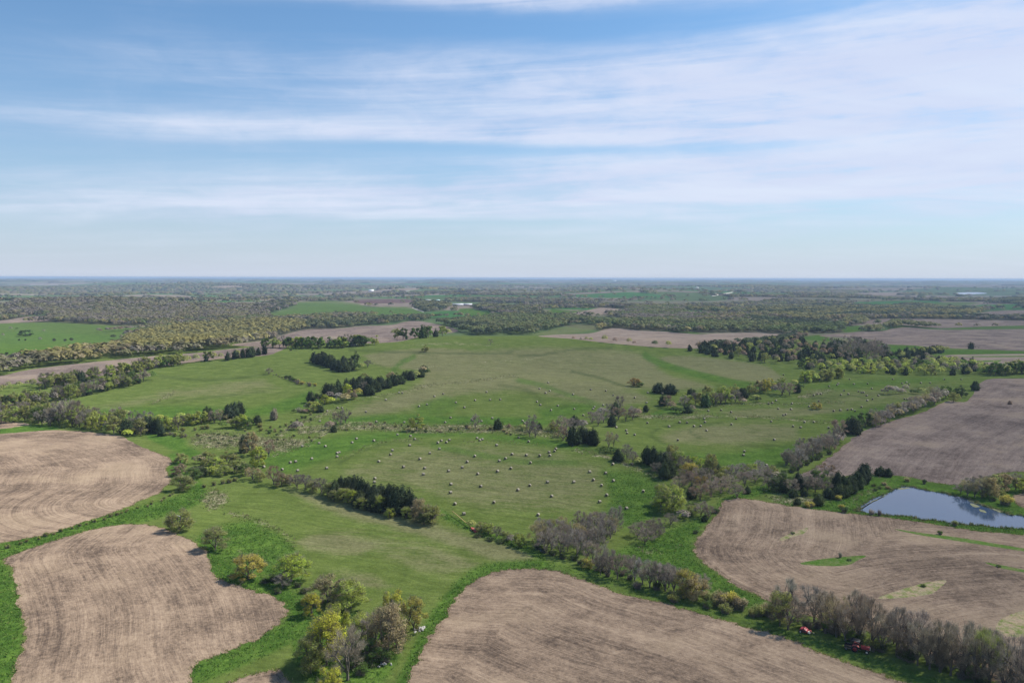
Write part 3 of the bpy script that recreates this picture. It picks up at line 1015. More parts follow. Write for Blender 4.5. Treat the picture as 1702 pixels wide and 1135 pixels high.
def broad_skeleton(rs, h, w, n_limb, n_cl, low=0.30, fork=0.18):
    """forking limbs that end in twig clusters; returns (tube segments, cluster centres)"""
    segs, cl = [], []
    fk = np.array([0.0, 0.0, h * fork])
    r0 = h * 0.025
    segs.append(((0, 0, -0.4), fk, r0 * 1.25, r0))
    per = max(2, n_cl // n_limb)
    a0 = rs.rand() * 6.28
    for i in range(n_limb):
        a = a0 + 6.283 * i / n_limb + rs.uniform(-.4, .4)
        sp = rs.uniform(.25, .55) if i else 0.06
        mid = np.array([math.cos(a) * w / 2 * sp, math.sin(a) * w / 2 * sp, h * rs.uniform(.42, .58)])
        segs.append((fk, mid, r0 * .75, r0 * .42))
        for k in range(per):
            zz = rs.uniform(low, 1.0)
            env = math.sqrt(max(0.05, 1 - ((zz - .46) / .60) ** 2))
            aa = a + rs.uniform(-.85, .85)
            rad_ = w / 2 * env * rs.uniform(.45, 0.92)
            c = np.array([math.cos(aa) * rad_, math.sin(aa) * rad_, h * (low * .6 + (1 - low * .6) * zz * .88)])
            jn = mid * .6 + c * .4 + rs.randn(3) * .25
            segs.append((mid, jn, r0 * .40, r0 * .27))
            segs.append((jn, c, r0 * .27, r0 * .12))
            segs.append((c, c + (c - jn) * .35 + np.array([0, 0, h * .05]), r0 * .12, r0 * .03))
            cl.append(c)
    return segs, np.array(cl)


def tube_mesh(name, segs, sides=4):
    v, f = tubes(segs, sides)
    return mesh_obj(name, v, np.array(f), BARK, link=False)


def make_leafing(seed, h, w, lod):
    rs = np.random.RandomState(seed)
    ncl = (40, 28, 18)[lod]
    nl = (6800, 1900, 460)[lod]
    ntw = (1500, 300, 30)[lod]
    segs, cl = broad_skeleton(rs, h, w, 5 if lod < 2 else 3, ncl, 0.10, 0.10)
    k = rs.randint(0, len(cl), nl)
    cr_ = rs.uniform(.6, 1.25, len(cl)) * w * .145
    d = rand_dirs(rs, nl)
    d[:, 2] = d[:, 2] * .75 + .12
    p = cl[k] + d * (cr_[k] * rs.uniform(.25, 1.0, nl) ** .6)[:, None]
    size = (0.18, 0.37, 0.80)[lod] * w / 9 * rs.uniform(.8, 1.2, nl)
    oc = p - np.array([0, 0, h * .42])
    oc /= np.linalg.norm(oc, axis=1)[:, None] + 1e-6
    lv = leaf_tris(rs, p, size, 0.35, oc * .55 + d * .5)
    kt = rs.randint(0, len(cl), ntw)
    dt = rand_dirs(rs, ntw)
    dt[:, 2] = np.abs(dt[:, 2]) * .8 + .1
    out = cl[kt] - np.array([0, 0, h * .4])
    dt = dt + out / (np.linalg.norm(out, axis=1)[:, None] + 1e-6)
    dt /= np.linalg.norm(dt, axis=1)[:, None]
    tw = blades(rs, cl[kt] + rs.randn(ntw, 3) * .35, dt, np.full(ntw, w * .16), np.full(ntw, (.06, .10, .2)[lod]))
    clv = rs.uniform(0, 1, len(cl))
    vals = np.concatenate([clv[k], np.full(ntw, .5)])
    crown = tri_mesh('crown', [(lv[0], lv[1], 0), (tw[0], tw[1], 1)], [LEAF, BUDTWIG], rs, vals)
    return crown, tube_mesh('trunk', segs, 4 if lod < 2 else 3)


def make_bare(seed, h, w, lod):
    rs = np.random.RandomState(seed)
    ncl = (44, 26, 14)[lod]
    ntw = (3000, 1150, 380)[lod]
    segs, cl = broad_skeleton(rs, h, w, 5 if lod < 2 else 3, ncl, 0.22, 0.12)
    kt = rs.randint(0, len(cl), ntw)
    out = cl[kt] - np.array([0, 0, h * .25])
    out /= np.linalg.norm(out, axis=1)[:, None] + 1e-6
    dt = rand_dirs(rs, ntw) * .75 + out + np.array([0, 0, .35])
    dt /= np.linalg.norm(dt, axis=1)[:, None]
    p = cl[kt] + rand_dirs(rs, ntw) * (w * .10 * rs.rand(ntw))[:, None]
    tw = blades(rs, p, dt, np.full(ntw, w * .13), np.full(ntw, (.046, .09, .20)[lod]))
    nb = (500, 130, 30)[lod]                                     # first buds and the undergrowth caught in the limbs
    kb = rs.randint(0, len(cl), nb)
    lv = leaf_tris(rs, cl[kb] + rs.randn(nb, 3) * w * .07, np.full(nb, (.11, .2, .4)[lod]), .4)
    clv = rs.uniform(0, 1, len(cl))
    crown = tri_mesh('crown', [(tw[0], tw[1], 0), (lv[0], lv[1], 0)], [TWIG], rs, np.concatenate([clv[kt], clv[kb]]))
    return crown, tube_mesh('trunk', segs, 4 if lod < 2 else 3)


def make_cedar(seed, h, w, lod):
    rs = np.random.RandomState(seed)
    n = (3600, 1100, 260)[lod]
    pw = rs.uniform(.7, 1.5)
    zmax = rs.uniform(.25, .42)
    nl = rs.randint(3, 6)
    lob = [(0, 0, 1.0, 1.0)] + [(rs.uniform(-.28, .28) * w, rs.uniform(-.28, .28) * w, rs.uniform(.62, .95), rs.uniform(.5, .72)) for _ in range(nl)]
    ph = rs.rand(6) * 6.28
    li = rs.choice(len(lob), n, p=np.array([l[3] for l in lob]) / sum(l[3] for l in lob))
    L = np.array(lob)[li]
    u = rs.rand(n) ** 1.15
    prof = np.where(u < zmax, .62 + .38 * u / zmax, np.maximum(1 - np.maximum((u - zmax) / (1 - zmax), 0) ** (1.35 + pw * .4), 0) ** .8)
    a = rs.rand(n) * 6.283
    lump = 1 + .16 * np.sin(3 * a + ph[0] + 7 * u) + .12 * np.sin(5 * a + ph[1] - 11 * u) + .10 * np.sin(13 * u + ph[2] + 2 * a)
    rad_ = w / 2 * L[:, 3] * prof * lump * np.sqrt(rs.uniform(.45, 1.0, n))
    p = np.stack([L[:, 0] + np.cos(a) * rad_, L[:, 1] + np.sin(a) * rad_, .04 * h + u * h * .96 * L[:, 2]], -1)
    size = np.full(n, (.24, .42, .85)[lod]) * (1 - .45 * u) * w / 5
    ow = np.stack([np.cos(a), np.sin(a), .25 + u * .6], -1)
    lv = leaf_tris(rs, p, size, 0.2, ow * .8)
    parts = [(lv[0], lv[1], 0)]
    for lx, ly, lh, lwt in lob:                                    # solid core added inside the crown to block light
        q = 9
        vs = [(lx, ly, .03 * h)]
        for ring, (uu, ff) in enumerate(((.06, .5), (.22, .68), (.5, .52), (.78, .25))):
            for j in range(q):
                aa = 6.283 * j / q + ring * .3
                k = w / 2 * lwt * ff * (1 + .22 * math.sin(3 * aa + ph[3] + ring * 2))
                vs.append((lx + math.cos(aa) * k, ly + math.sin(aa) * k, (.04 + uu * .94) * h * lh))
        vs.append((lx, ly, .95 * h * lh))
        fs = [(0, 1 + (j + 1) % q, 1 + j) for j in range(q)]
        for ring in range(3):
            for j in range(q):
                a0, a1 = 1 + ring * q + j, 1 + ring * q + (j + 1) % q
                fs += [(a0, a1, a1 + q), (a0, a1 + q, a0 + q)]
        fs += [(1 + 3 * q + j, 1 + 3 * q + (j + 1) % q, len(vs) - 1) for j in range(q)]
        parts.append((np.array(vs), np.array(fs), 0))
    crown = tri_mesh('crown', parts, [NEEDLE], rs, None)
    segs = [((0, 0, -.4), (0, 0, h * .5), w * .035, w * .015)]
    return crown, tube_mesh('trunk', segs, 5)


def make_shrub(seed, h, w, lod, bare):
    rs = np.random.RandomState(seed)
    n = (1100, 260)[lod]
    nt = (700, 160)[lod]
    ncl = 11
    a = rs.rand(ncl) * 6.283
    q = np.sqrt(rs.rand(ncl)) * .72
    cl = np.stack([np.cos(a) * q * w / 2, np.sin(a) * q * w / 2, h * (.28 + .45 * (1 - q * q) * rs.uniform(.7, 1.2, ncl))], -1)
    k = rs.randint(0, ncl, n)
    d = rand_dirs(rs, n)
    p = cl[k] + d * np.array([w * .2, w * .2, h * .28]) * rs.uniform(.3, 1, n)[:, None]
    p[:, 2] = np.maximum(p[:, 2], .05)
    kt = rs.randint(0, ncl, nt)
    p0 = np.stack([rs.uniform(-.25, .25, nt) * w, rs.uniform(-.25, .25, nt) * w, rs.uniform(0, .4, nt) * h], -1)
    dt = cl[kt] + rs.randn(nt, 3) * .3 * h * .4 - p0
    dt /= np.linalg.norm(dt, axis=1)[:, None]
    tw = blades(rs, p0, dt, np.full(nt, h * .65), np.full(nt, (.045, .09)[lod]))
    if bare:
        keep = n // 4
        p, k = p[:keep], k[:keep]
    lv = leaf_tris(rs, p, np.full(len(p), (.13, .27)[lod] * w / 3.5), .6, d[:len(p)] * .7)
    return tri_mesh('shrub', [(lv[0], lv[1], 0), (tw[0], tw[1], 0 if bare else 1)], [TWIG if bare else LEAF, BUDTWIG], rs,
                    np.concatenate([rs.uniform(0, 1, ncl)[k], np.full(nt, .5)]))


LIB = {}
for lod in range(3):
    LIB['leafing', lod] = [make_leafing(100 + s * 7 + lod, 10, 9, lod) for s in range(5 if lod == 0 else 4)]
    LIB['bare', lod] = [make_bare(200 + s * 7 + lod, 10, 8, lod) for s in range(5 if lod == 0 else 4)]
    LIB['cedar', lod] = [make_cedar(300 + s * 7 + lod, 8, 5, lod) for s in range(5)]
for lod in range(2):
    LIB['shrub', lod] = [make_shrub(400 + s * 7 + lod, 2.5, 3.5, lod, False) for s in range(4)]
    LIB['bshrub', lod] = [make_shrub(500 + s * 7 + lod, 2.5, 3.5, lod, True) for s in range(3)]

COLS = {
    'yellow': (0.47, 0.46, 0.062), 'gold': (0.43, 0.385, 0.090), 'lime': (0.39, 0.46, 0.070), 'ygreen': (0.35, 0.40, 0.090),
    'olive': (0.295, 0.310, 0.100), 'green': (0.120, 0.190, 0.045), 'brown': (0.32, 0.265, 0.155), 'bud': (0.375, 0.315, 0.165),
    'cedar': (0.048, 0.064, 0.030), 'dcedar': (0.038, 0.050, 0.028), 'grey': (0.315, 0.280, 0.225), 'mauve': (0.285, 0.238, 0.192),
    'dark': (0.205, 0.178, 0.140), 'dgreen': (0.072, 0.110, 0.036), 'orange': (0.33, 0.235, 0.08), 'rust': (0.27, 0.190, 0.135),
}
WORD = {'yellow': 'bright yellow', 'gold': 'golden', 'lime': 'lime green', 'ygreen': 'yellow green', 'olive': 'olive', 'green': 'fresh green',
        'brown': 'brown budding', 'bud': 'tan budding', 'cedar': 'dark green', 'dcedar': 'blackish green', 'grey': 'grey', 'mauve': 'mauve grey',
        'dark': 'dark brown', 'dgreen': 'deep green', 'orange': 'orange tinted', 'rust': 'rusty brown'}
NOUN = {'leafing': 'leafing tree', 'bare': 'bare tree', 'cedar': 'cedar', 'shrub': 'leafy shrub', 'bshrub': 'bare shrub'}
trng = random.Random(42)
PLANTS = []          # px, py, kind, colour, height, width, place text, group, own label


def T(px, py, kind, colr, h, w=None, place='', group=None, label=None):
    PLANTS.append((px, py, kind, colr, h, w if w else h * {'leafing': .9, 'bare': .8, 'cedar': .62, 'shrub': 1.4, 'bshrub': 1.4}[kind], place, group, label))


def row_of(pts, spacing, mix_, hr, place, group, jitter=2.0, n_rows=1, row_gap=6.0):
    """plants along a line: mix_ = list of (weight, kind, colour)"""
    g = catmull(pts, 3, False)
    w = unproject(g[:, 0], g[:, 1])
    d = np.concatenate([[0], np.cumsum(np.hypot(np.diff(w[:, 0]), np.diff(w[:, 1])))])
    for rw in range(n_rows):
        s = trng.uniform(0, spacing)
        while s < d[-1]:
            x = np.interp(s, d, w[:, 0]) + trng.gauss(0, jitter)
            y = np.interp(s, d, w[:, 1]) + trng.gauss(0, jitter) + rw * row_gap
            k = trng.choices(mix_, [q[0] for q in mix_])[0]
            hh = trng.uniform(*hr) * (0.85 if k[1] == 'cedar' else 1) * (.42 if 'shrub' in k[1] else 1)
            PLANTS.append(((x, y), None, k[1], k[2], hh, hh * {'leafing': .9, 'bare': .8, 'cedar': .62, 'shrub': 1.4, 'bshrub': 1.4}[k[1]] * trng.uniform(.85, 1.2), place, group, None))
            s += spacing * trng.uniform(.65, 1.4)


def patch_of(poly, spacing, mix_, hr, place, group):
    pw = unproject([p[0] for p in poly], [p[1] for p in poly])[:, :2]
    x0, y0 = pw.min(0)
    x1, y1 = pw.max(0)
    pts = []
    for _ in range(6000):
        x, y = trng.uniform(x0, x1), trng.uniform(y0, y1)
        if not in_poly(np.array([x]), np.array([y]), pw)[0]:
            continue
        if all((x - a) ** 2 + (y - b) ** 2 > spacing * spacing for a, b in pts):
            pts.append((x, y))
    for x, y in pts:
        k = trng.choices(mix_, [q[0] for q in mix_])[0]
        hh = trng.uniform(*hr) * (0.85 if k[1] == 'cedar' else 1) * (.42 if 'shrub' in k[1] else 1)
        PLANTS.append(((x, y), None, k[1], k[2], hh, hh * {'leafing': .9, 'bare': .8, 'cedar': .66, 'shrub': 1.4, 'bshrub': 1.4}[k[1]] * trng.uniform(.85, 1.2), place, group, None))


L_, B_, Ce, S_, BS = 'leafing', 'bare', 'cedar', 'shrub', 'bshrub'
# --- near grove in the grass waterway, bottom left of centre: each tree told apart
T(298, 882, L_, 'olive', 8.5, 11, label='round olive willow at the top corner of the lower left stubble field')
T(358, 914, L_, 'olive', 8, 10, label='olive bushy willow beside the right edge of the lower left stubble field')
T(413, 963, L_, 'gold', 8, 11, label='golden spreading willow leaning over the lower left field edge')
T(484, 966, L_, 'lime', 8.5, 12, label='wide lime green tree right of the golden spreading willow')
T(470, 978, B_, 'grey', 4.5, 6, label='small grey bare tree under the wide lime green tree')
T(545, 1000, L_, 'bud', 8, 11, label='tan budding round tree behind the small bright yellow tree')
T(583, 1010, L_, 'ygreen', 8, 11, label='yellow green tree right of the tan budding round tree')
T(518, 1023, L_, 'yellow', 6.5, 6, label='small bright yellow tree standing alone on the grass')
T(655, 1026, L_, 'yellow', 8.5, 7, label='bright yellow slim tree at the back of the near grove')
T(688, 1048, L_, 'gold', 9.5, 7.5, label='golden tree beside the white rubble heap')
T(645, 1090, L_, 'bud', 13.5, 11, label='tall tan budding tree on the right of the near grove')
T(603, 1062, L_, 'ygreen', 7, 9, label='loose yellow green tree in the middle of the near grove')
T(543, 1105, L_, 'yellow', 13.5, 11, label='tallest yellow tree on the left of the near grove')
T(560, 1085, L_, 'lime', 13, 8, label='lime green tree behind the tallest yellow tree')
T(517, 1118, L_, 'olive', 9, 8, label='dark olive tree at the left foot of the near grove')
T(578, 1130, B_, 'grey', 13, 10, label='tall grey bare tree in front of the near grove')
T(548, 1163, L_, 'yellow', 8, 6.5, label='yellow tree cut off by the bottom edge of the photo')
T(612, 1100, L_, 'green', 6, 8, label='low fresh green tree in the shade of the near grove')
T(625, 1070, B_, 'grey', 9, 8, label='grey bare tree in the middle of the near grove')
T(660, 1075, L_, 'olive', 9, 8, label='olive tree on the right rim of the near grove')
for p in [(600, 1120), (585, 1108), (560, 1120), (640, 1100), (622, 1085), (600, 1085)]:
    T(p[0], p[1], S_, 'green', 2.8, 4.5, 'under the near grove', 'shrubs under the near grove')
for p in [(455, 965), (505, 985), (520, 1005), (560, 1020), (462, 985), (440, 968), (495, 975)]:
    T(p[0], p[1], S_, 'dgreen', 1.7, 3.5, 'in the grass waterway by the yellow trees', 'shrubs in the grass waterway')
row_of([(0, 914), (60, 896), (130, 876), (190, 858), (250, 838), (285, 822)], 3.0, [(3, S_, 'olive'), (1, S_, 'ygreen'), (1, BS, 'bud')], (2.4, 4.2),
       'on the grass strip between the two left fields', 'shrubs between the two left fields', .8)
# --- brushy corner left of centre
g = 'trees at the creek corner left of the lower hay field'
pl = 'at the creek corner left of the lower hay field'
for px, py, k, c, h, w in [(304, 815, L_, 'olive', 7, 11), (298, 790, L_, 'brown', 6, 8), (322, 797, L_, 'green', 6, 8), (335, 792, L_, 'dgreen', 5, 8), (345, 775, L_, 'olive', 7, 9),
                           (362, 782, L_, 'ygreen', 7, 10), (378, 774, L_, 'olive', 8, 10), (393, 785, L_, 'olive', 7, 10), (372, 790, L_, 'ygreen', 5, 8), (408, 790, L_, 'green', 6, 8),
                           (348, 790, L_, 'ygreen', 5, 8), (300, 770, L_, 'olive', 5, 7), (330, 770, B_, 'brown', 5, 7)]:
    T(px, py, k, c, h, w, pl, g)
T(427, 776, L_, 'lime', 11, 10, label='lime green tree at the left end of the lower hay field')
T(417, 757, L_, 'bud', 12, 9, label='tall tan budding tree behind the lime green tree at the creek corner')
T(405, 752, Ce, 'cedar', 9, 5, label='dark cedar left of the tall tan budding tree at the creek corner')
T(447, 759, B_, 'rust', 8.5, 7, label='rusty bare tree at the left tip of the lower hay field')
row_of([(335, 812), (360, 806), (395, 798)], 3.5, [(2, S_, 'olive'), (1, S_, 'dgreen')], (4, 6), 'in a low hedge below the creek corner', 'low hedge shrubs below the creek corner', .8)
g, pl = 'hedge trees left of the cedar row', 'in the hedge left of the near cedar row'
for px, py, k, c, h, w in [(420, 797, B_, 'bud', 6, 9), (432, 800, L_, 'olive', 4.5, 6), (455, 805, B_, 'rust', 9, 8), (468, 808, L_, 'brown', 6, 7), (482, 806, L_, 'bud', 5, 5), (494, 811, B_, 'dark', 6.5, 8),
                           (508, 814, B_, 'dark', 7, 9), (520, 818, L_, 'olive', 5, 7), (534, 820, B_, 'dark', 7, 8), (545, 824, L_, 'olive', 6, 7)]:
    T(px, py, k, c, h, w, pl, g)
# --- the near cedar row
g, pl = 'near cedar row beside the lower hay field', 'in the near row beside the lower hay field'
for px, py, h, w in [(556, 826, 8, 6), (568, 824, 9, 5.5), (578, 829, 10, 6), (590, 828, 10.5, 6), (602, 834, 11, 6), (612, 836, 9.5, 6), (622, 842, 9.5, 6.5), (634, 838, 9, 6),
                     (645, 842, 10, 6), (655, 851, 11.5, 8), (667, 853, 12, 8), (678, 856, 9, 6), (688, 858, 9, 5), (640, 850, 7, 6), (598, 842, 7, 6), (622, 848, 7, 6)]:
    T(px, py, Ce, 'dcedar' if trng.random() < .5 else 'cedar', h, w * 1.15, pl, g)
for px, py, h, w, c in [(570, 835, 6.5, 7, 'ygreen'), (585, 838, 6.5, 7, 'lime'), (600, 846, 5.0, 6, 'ygreen'), (612, 848, 5.0, 5, 'ygreen'), (632, 851, 7, 7, 'lime'), (648, 860, 4.5, 5, 'lime'),
                        (675, 862, 5, 5, 'ygreen'), (555, 833, 5, 6, 'olive')]:
    T(px, py, L_, c, h, w, 'in front of the near cedar row', 'leafing trees in front of the near cedar row')
T(698, 866, L_, 'bud', 9, 8.5, label='tan budding tree at the right end of the near cedar row')
T(716, 870, L_, 'olive', 7.5, 10, label='round olive tree at the right end of the near cedar row')
T(705, 872, L_, 'dgreen', 5, 7, label='low deep green tree under the round olive tree')
g, pl = 'thin shrubs between the auger and the grey thicket', 'between the long auger and the grey thicket'
for px, py, k, c, h, w in [(783, 876, L_, 'olive', 3, 4), (800, 884, L_, 'olive', 4, 5.5), (812, 888, L_, 'ygreen', 4.5, 6), (826, 893, B_, 'dark', 4.5, 5), (840, 898, L_, 'olive', 3.5, 5),
                           (862, 908, L_, 'ygreen', 4.8, 5.5), (850, 903, B_, 'dark', 3.5, 4), (815, 898, S_, 'dgreen', 1.6, 4), (832, 902, S_, 'dgreen', 1.5, 4), (795, 892, S_, 'dgreen', 1.4, 4)]:
    T(px, py, k, c, h, w, pl, g)
# --- grey thicket at the near corner
patch_of([(892, 908), (915, 896), (945, 885), (985, 880), (1015, 882), (1036, 888), (1018, 904), (990, 918), (962, 930), (930, 928), (900, 922)], 4.6,
         [(5, B_, 'grey'), (4, B_, 'mauve'), (1, B_, 'bud')], (7.5, 10.0), 'in the large thicket at the near corner of the hay field', 'bare trees of the near corner thicket')
T(1023, 884, B_, 'grey', 10.5, 7, label='tall grey bare tree at the right end of the near corner thicket')
for px, py in [(905, 918), (918, 922), (895, 912), (935, 928), (955, 930)]:
    T(px, py, S_, 'dgreen', 1.8, 4, 'at the foot of the near corner thicket', 'shrubs at the foot of the near corner thicket')
g, pl = 'bare trees between the near thicket and the bare field', 'in the broken hedge right of the near corner thicket'
for px, py, k, c, h, w in [(985, 938, B_, 'mauve', 8, 7), (1000, 948, B_, 'grey', 8.5, 7), (1012, 958, B_, 'mauve', 9, 7), (1026, 962, B_, 'mauve', 9, 7), (1055, 964, B_, 'mauve', 7.5, 7), (1068, 970, B_, 'grey', 8, 7),
                           (1080, 976, B_, 'mauve', 8.5, 8), (1094, 980, B_, 'dark', 8, 8), (1106, 982, B_, 'grey', 8.5, 8), (1120, 985, B_, 'grey', 8, 8), (1048, 950, B_, 'grey', 6, 6), (1165, 985, B_, 'grey', 6, 7),
                           (998, 955, B_, 'dark', 6, 6), (1112, 976, B_, 'mauve', 7, 7)]:
    T(px, py, k, c, h, w, pl, g)
row_of([(960, 932), (1000, 952), (1040, 964), (1090, 982), (1130, 992)], 3.4, [(2, S_, 'dgreen'), (2, BS, 'dark'), (1, S_, 'olive')], (4, 7), 'under the broken hedge right of the near corner thicket', 'undergrowth of the broken hedge', 1.2)
T(975, 944, L_, 'gold', 3.5, 5, label='small golden tree below the near corner thicket')
T(1140, 993, L_, 'gold', 8.5, 8, label='golden olive tree in the broken hedge above the bottom field')
T(1158, 997, L_, 'bud', 8, 8, label='tan budding tree right of the golden olive tree in the hedge')
for px, py, c, h in [(1183, 1004, 'olive', 4), (1197, 1005, 'bud', 4.5), (1214, 1008, 'gold', 4.5), (1228, 1012, 'brown', 4), (1205, 1018, 'olive', 3), (1120, 1000, 'olive', 3), (1175, 1010, 'green', 2.5),
                     (1262, 1022, 'olive', 3.5), (1275, 1022, 'bud', 4), (1250, 1024, 'olive', 2.5)]:
    T(px, py, S_, c, h, h * 1.5, 'in the low gap of the hedge above the bottom field', 'shrubs in the low gap of the hedge')
# --- bottom right hedgerow of bare trees
T(1296, 1040, L_, 'olive', 10.5, 8, label='tall half leafed olive tree at the left end of the bottom right hedgerow')
g, pl = 'bare trees of the bottom right hedgerow', 'in the hedgerow at the bottom right'
for px, py, c, h, w in [(1310, 1046, 'dark', 9, 10), (1325, 1046, 'bud', 10, 9), (1340, 1046, 'grey', 8, 8), (1372, 1052, 'mauve', 12, 9), (1390, 1058, 'bud', 11.5, 9), (1405, 1064, 'grey', 10, 9), (1428, 1068, 'mauve', 13, 9),
                        (1448, 1076, 'mauve', 13, 9), (1466, 1084, 'grey', 10, 8), (1490, 1090, 'mauve', 13, 8), (1510, 1098, 'dark', 9, 9), (1525, 1105, 'grey', 11, 8), (1545, 1112, 'grey', 10, 9),
                        (1562, 1116, 'mauve', 13, 9), (1580, 1122, 'dark', 10, 9), (1600, 1128, 'mauve', 14, 9), (1622, 1136, 'grey', 13, 10), (1645, 1142, 'olive', 14, 9), (1668, 1152, 'grey', 12, 10), (1690, 1158, 'grey', 14, 11),
                        (1718, 1168, 'mauve', 13, 10), (1745, 1176, 'grey', 12, 10), (1775, 1190, 'grey', 13, 10)]:
    T(px, py, B_, c, h, w, pl, g)
row_of([(1300, 1028), (1370, 1036), (1450, 1056), (1540, 1084), (1640, 1116), (1760, 1154)], 6.0, [(4, B_, 'grey'), (3, B_, 'mauve'), (2, B_, 'dark'), (1, B_, 'bud')], (7, 11.5), pl, g, 1.4)
row_of([(1355, 1046), (1450, 1072), (1540, 1106), (1640, 1140), (1760, 1176)], 5.5, [(3, B_, 'dark'), (2, B_, 'grey')], (5, 7.5), pl, g, 1.0)
row_of([(1290, 1038), (1350, 1042), (1440, 1070), (1540, 1108), (1640, 1142), (1760, 1178)], 2.6, [(3, S_, 'dgreen'), (1, S_, 'green'), (4, BS, 'dark'), (1, S_, 'olive')], (6.0, 9.5),
       'under the bare trees of the bottom right hedgerow', 'undergrowth of the bottom right hedgerow', 1.5)
# --- right of the lower hay field: thickets along the boundary
g, pl = 'thorny bare clumps on the lush grass beside the boundary', 'on the lush grass left of the contour worked field'
for px, py, k, c, h, w in [(1060, 892, B_, 'mauve', 5.5, 8), (1075, 886, B_, 'dark', 5, 7), (1090, 882, B_, 'dark', 5, 8), (1072, 903, B_, 'mauve', 5.5, 8), (1088, 897, B_, 'dark', 5, 6), (1096, 890, B_, 'dark', 4.5, 5), (1115, 872, B_, 'dark', 4.5, 7),
                           (1165, 858, B_, 'mauve', 6.5, 7), (1178, 862, B_, 'dark', 5.5, 6), (1150, 855, L_, 'olive', 4, 6), (1190, 852, S_, 'dgreen', 2, 4), (1135, 862, B_, 'dark', 4, 6), (1172, 866, Ce, 'cedar', 3, 2.6), (1156, 886, S_, 'dgreen', 1.4, 3)]:
    T(px, py, k, c, h, w, pl, g)
T(1117, 848, L_, 'ygreen', 11.5, 12, label='large round yellow green tree at the right end of the lower hay field')
T(1098, 852, L_, 'lime', 7, 8, label='lime green tree left of the large round yellow green tree')
T(1100, 838, L_, 'ygreen', 9, 8, label='yellow green tree behind the large round yellow green tree')
g, pl = 'creek wood right of the lower hay field', 'in the creek wood right of the lower hay field'
for px, py, k, c, h, w in [(1028, 766, Ce, 'cedar', 6.5, 6), (1042, 764, B_, 'mauve', 8, 7), (1052, 770, B_, 'mauve', 6, 6), (1060, 772, L_, 'olive', 4, 6), (1075, 770, Ce, 'cedar', 9, 6), (1086, 774, Ce, 'dcedar', 10, 7),
                           (1098, 782, Ce, 'dcedar', 10, 7.5), (1108, 776, B_, 'dark', 8, 8), (1116, 768, L_, 'olive', 9, 9), (1092, 788, B_, 'dark', 6, 7), (1104, 795, Ce, 'cedar', 8, 7), (1114, 792, Ce, 'dcedar', 8, 7), (1128, 775, L_, 'ygreen', 8, 8),
                           (1136, 784, B_, 'dark', 8, 8), (1150, 778, L_, 'lime', 7, 7), (1165, 786, L_, 'lime', 8, 7), (1146, 792, L_, 'gold', 7, 9), (1182, 792, L_, 'olive', 11, 8), (1190, 786, Ce, 'cedar', 6, 5), (1176, 798, B_, 'dark', 6, 7),
                           (1160, 800, B_, 'mauve', 7, 8), (1138, 806, B_, 'dark', 8, 9), (1150, 812, B_, 'rust', 8, 9), (1166, 815, B_, 'orange', 7, 8), (1130, 815, B_, 'mauve', 7, 8), (1150, 828, Ce, 'cedar', 7, 5), (1164, 832, B_, 'rust', 8, 10),
                           (1182, 826, B_, 'mauve', 8, 9), (1198, 820, B_, 'mauve', 7.5, 9), (1212, 815, B_, 'grey', 7, 9), (1180, 812, B_, 'mauve', 7, 8), (1200, 806, L_, 'olive', 6, 7), (1218, 800, B_, 'mauve', 8, 9), (1232, 794, B_, 'mauve', 7, 8),
                           (1206, 795, L_, 'ygreen', 6, 7), (1250, 790, L_, 'ygreen', 6, 8), (1238, 808, B_, 'mauve', 7, 9), (1255, 802, B_, 'grey', 6.5, 8), (1270, 796, B_, 'mauve', 7, 8), (1282, 790, L_, 'olive', 5, 7), (1225, 828, B_, 'mauve', 6, 8),
                           (1262, 785, B_, 'grey', 6, 7), (1290, 800, B_, 'dark', 5, 7), (1104, 812, S_, 'green', 2.5, 5)]:
    T(px, py, k, c, h, w, pl, g)
# --- strip along the right boundary
g, pl = 'bare trees along the right boundary of the hay land', 'in the boundary strip beside the mauve field'
row_of([(1308, 780), (1345, 762), (1385, 742), (1402, 732)], 4.2, [(4, B_, 'mauve'), (3, B_, 'grey'), (1, B_, 'dark')], (6, 8.5), pl, g, 1.6, 2, 5)
row_of([(1448, 712), (1480, 698), (1515, 686), (1545, 674), (1565, 664)], 4.6, [(4, B_, 'mauve'), (3, B_, 'grey'), (1, B_, 'bud'), (1, L_, 'olive')], (6.5, 9), pl, g, 1.6, 2, 5)
row_of([(1300, 790), (1330, 778), (1380, 752)], 5.0, [(2, S_, 'dgreen'), (1, S_, 'green')], (5, 7), pl, g, 1.0)
T(1416, 721, Ce, 'dcedar', 10, 9, label='big round blackish cedar in the boundary strip beside the mauve field')
T(1438, 710, L_, 'dgreen', 9, 8.5, label='deep green round tree next to the big cedar in the boundary strip')
T(1395, 728, B_, 'rust', 10, 11, label='large rusty bare tree left of the big boundary cedar')
T(1572, 662, L_, 'green', 9, 10, label='fresh green tree near the far end of the boundary strip')
T(1598, 660, L_, 'dgreen', 8, 9, label='deep green tree jutting into the mauve field at the boundary')
T(1622, 649, Ce, 'cedar', 7, 6, label='cedar at the upper corner of the mauve field')
T(1585, 668, L_, 'olive', 7, 8, label='olive tree on the boundary above the mauve field')
g, pl = 'bushes standing in the upper right hay field', 'in the upper right hay field'
for px, py, k, c, h, w in [(1478, 656, B_, 'mauve', 8, 8), (1488, 655, B_, 'grey', 7, 7), (1498, 655, B_, 'mauve', 5, 7), (1505, 652, B_, 'grey', 7, 6), (1520, 655, L_, 'dgreen', 4, 8), (1532, 652, L_, 'olive', 4, 7), (1470, 655, B_, 'mauve', 5, 6)]:
    T(px, py, k, c, h, w, pl, g)
T(1357, 680, L_, 'gold', 4.5, 7, label='small golden bush standing alone in the right hay field')
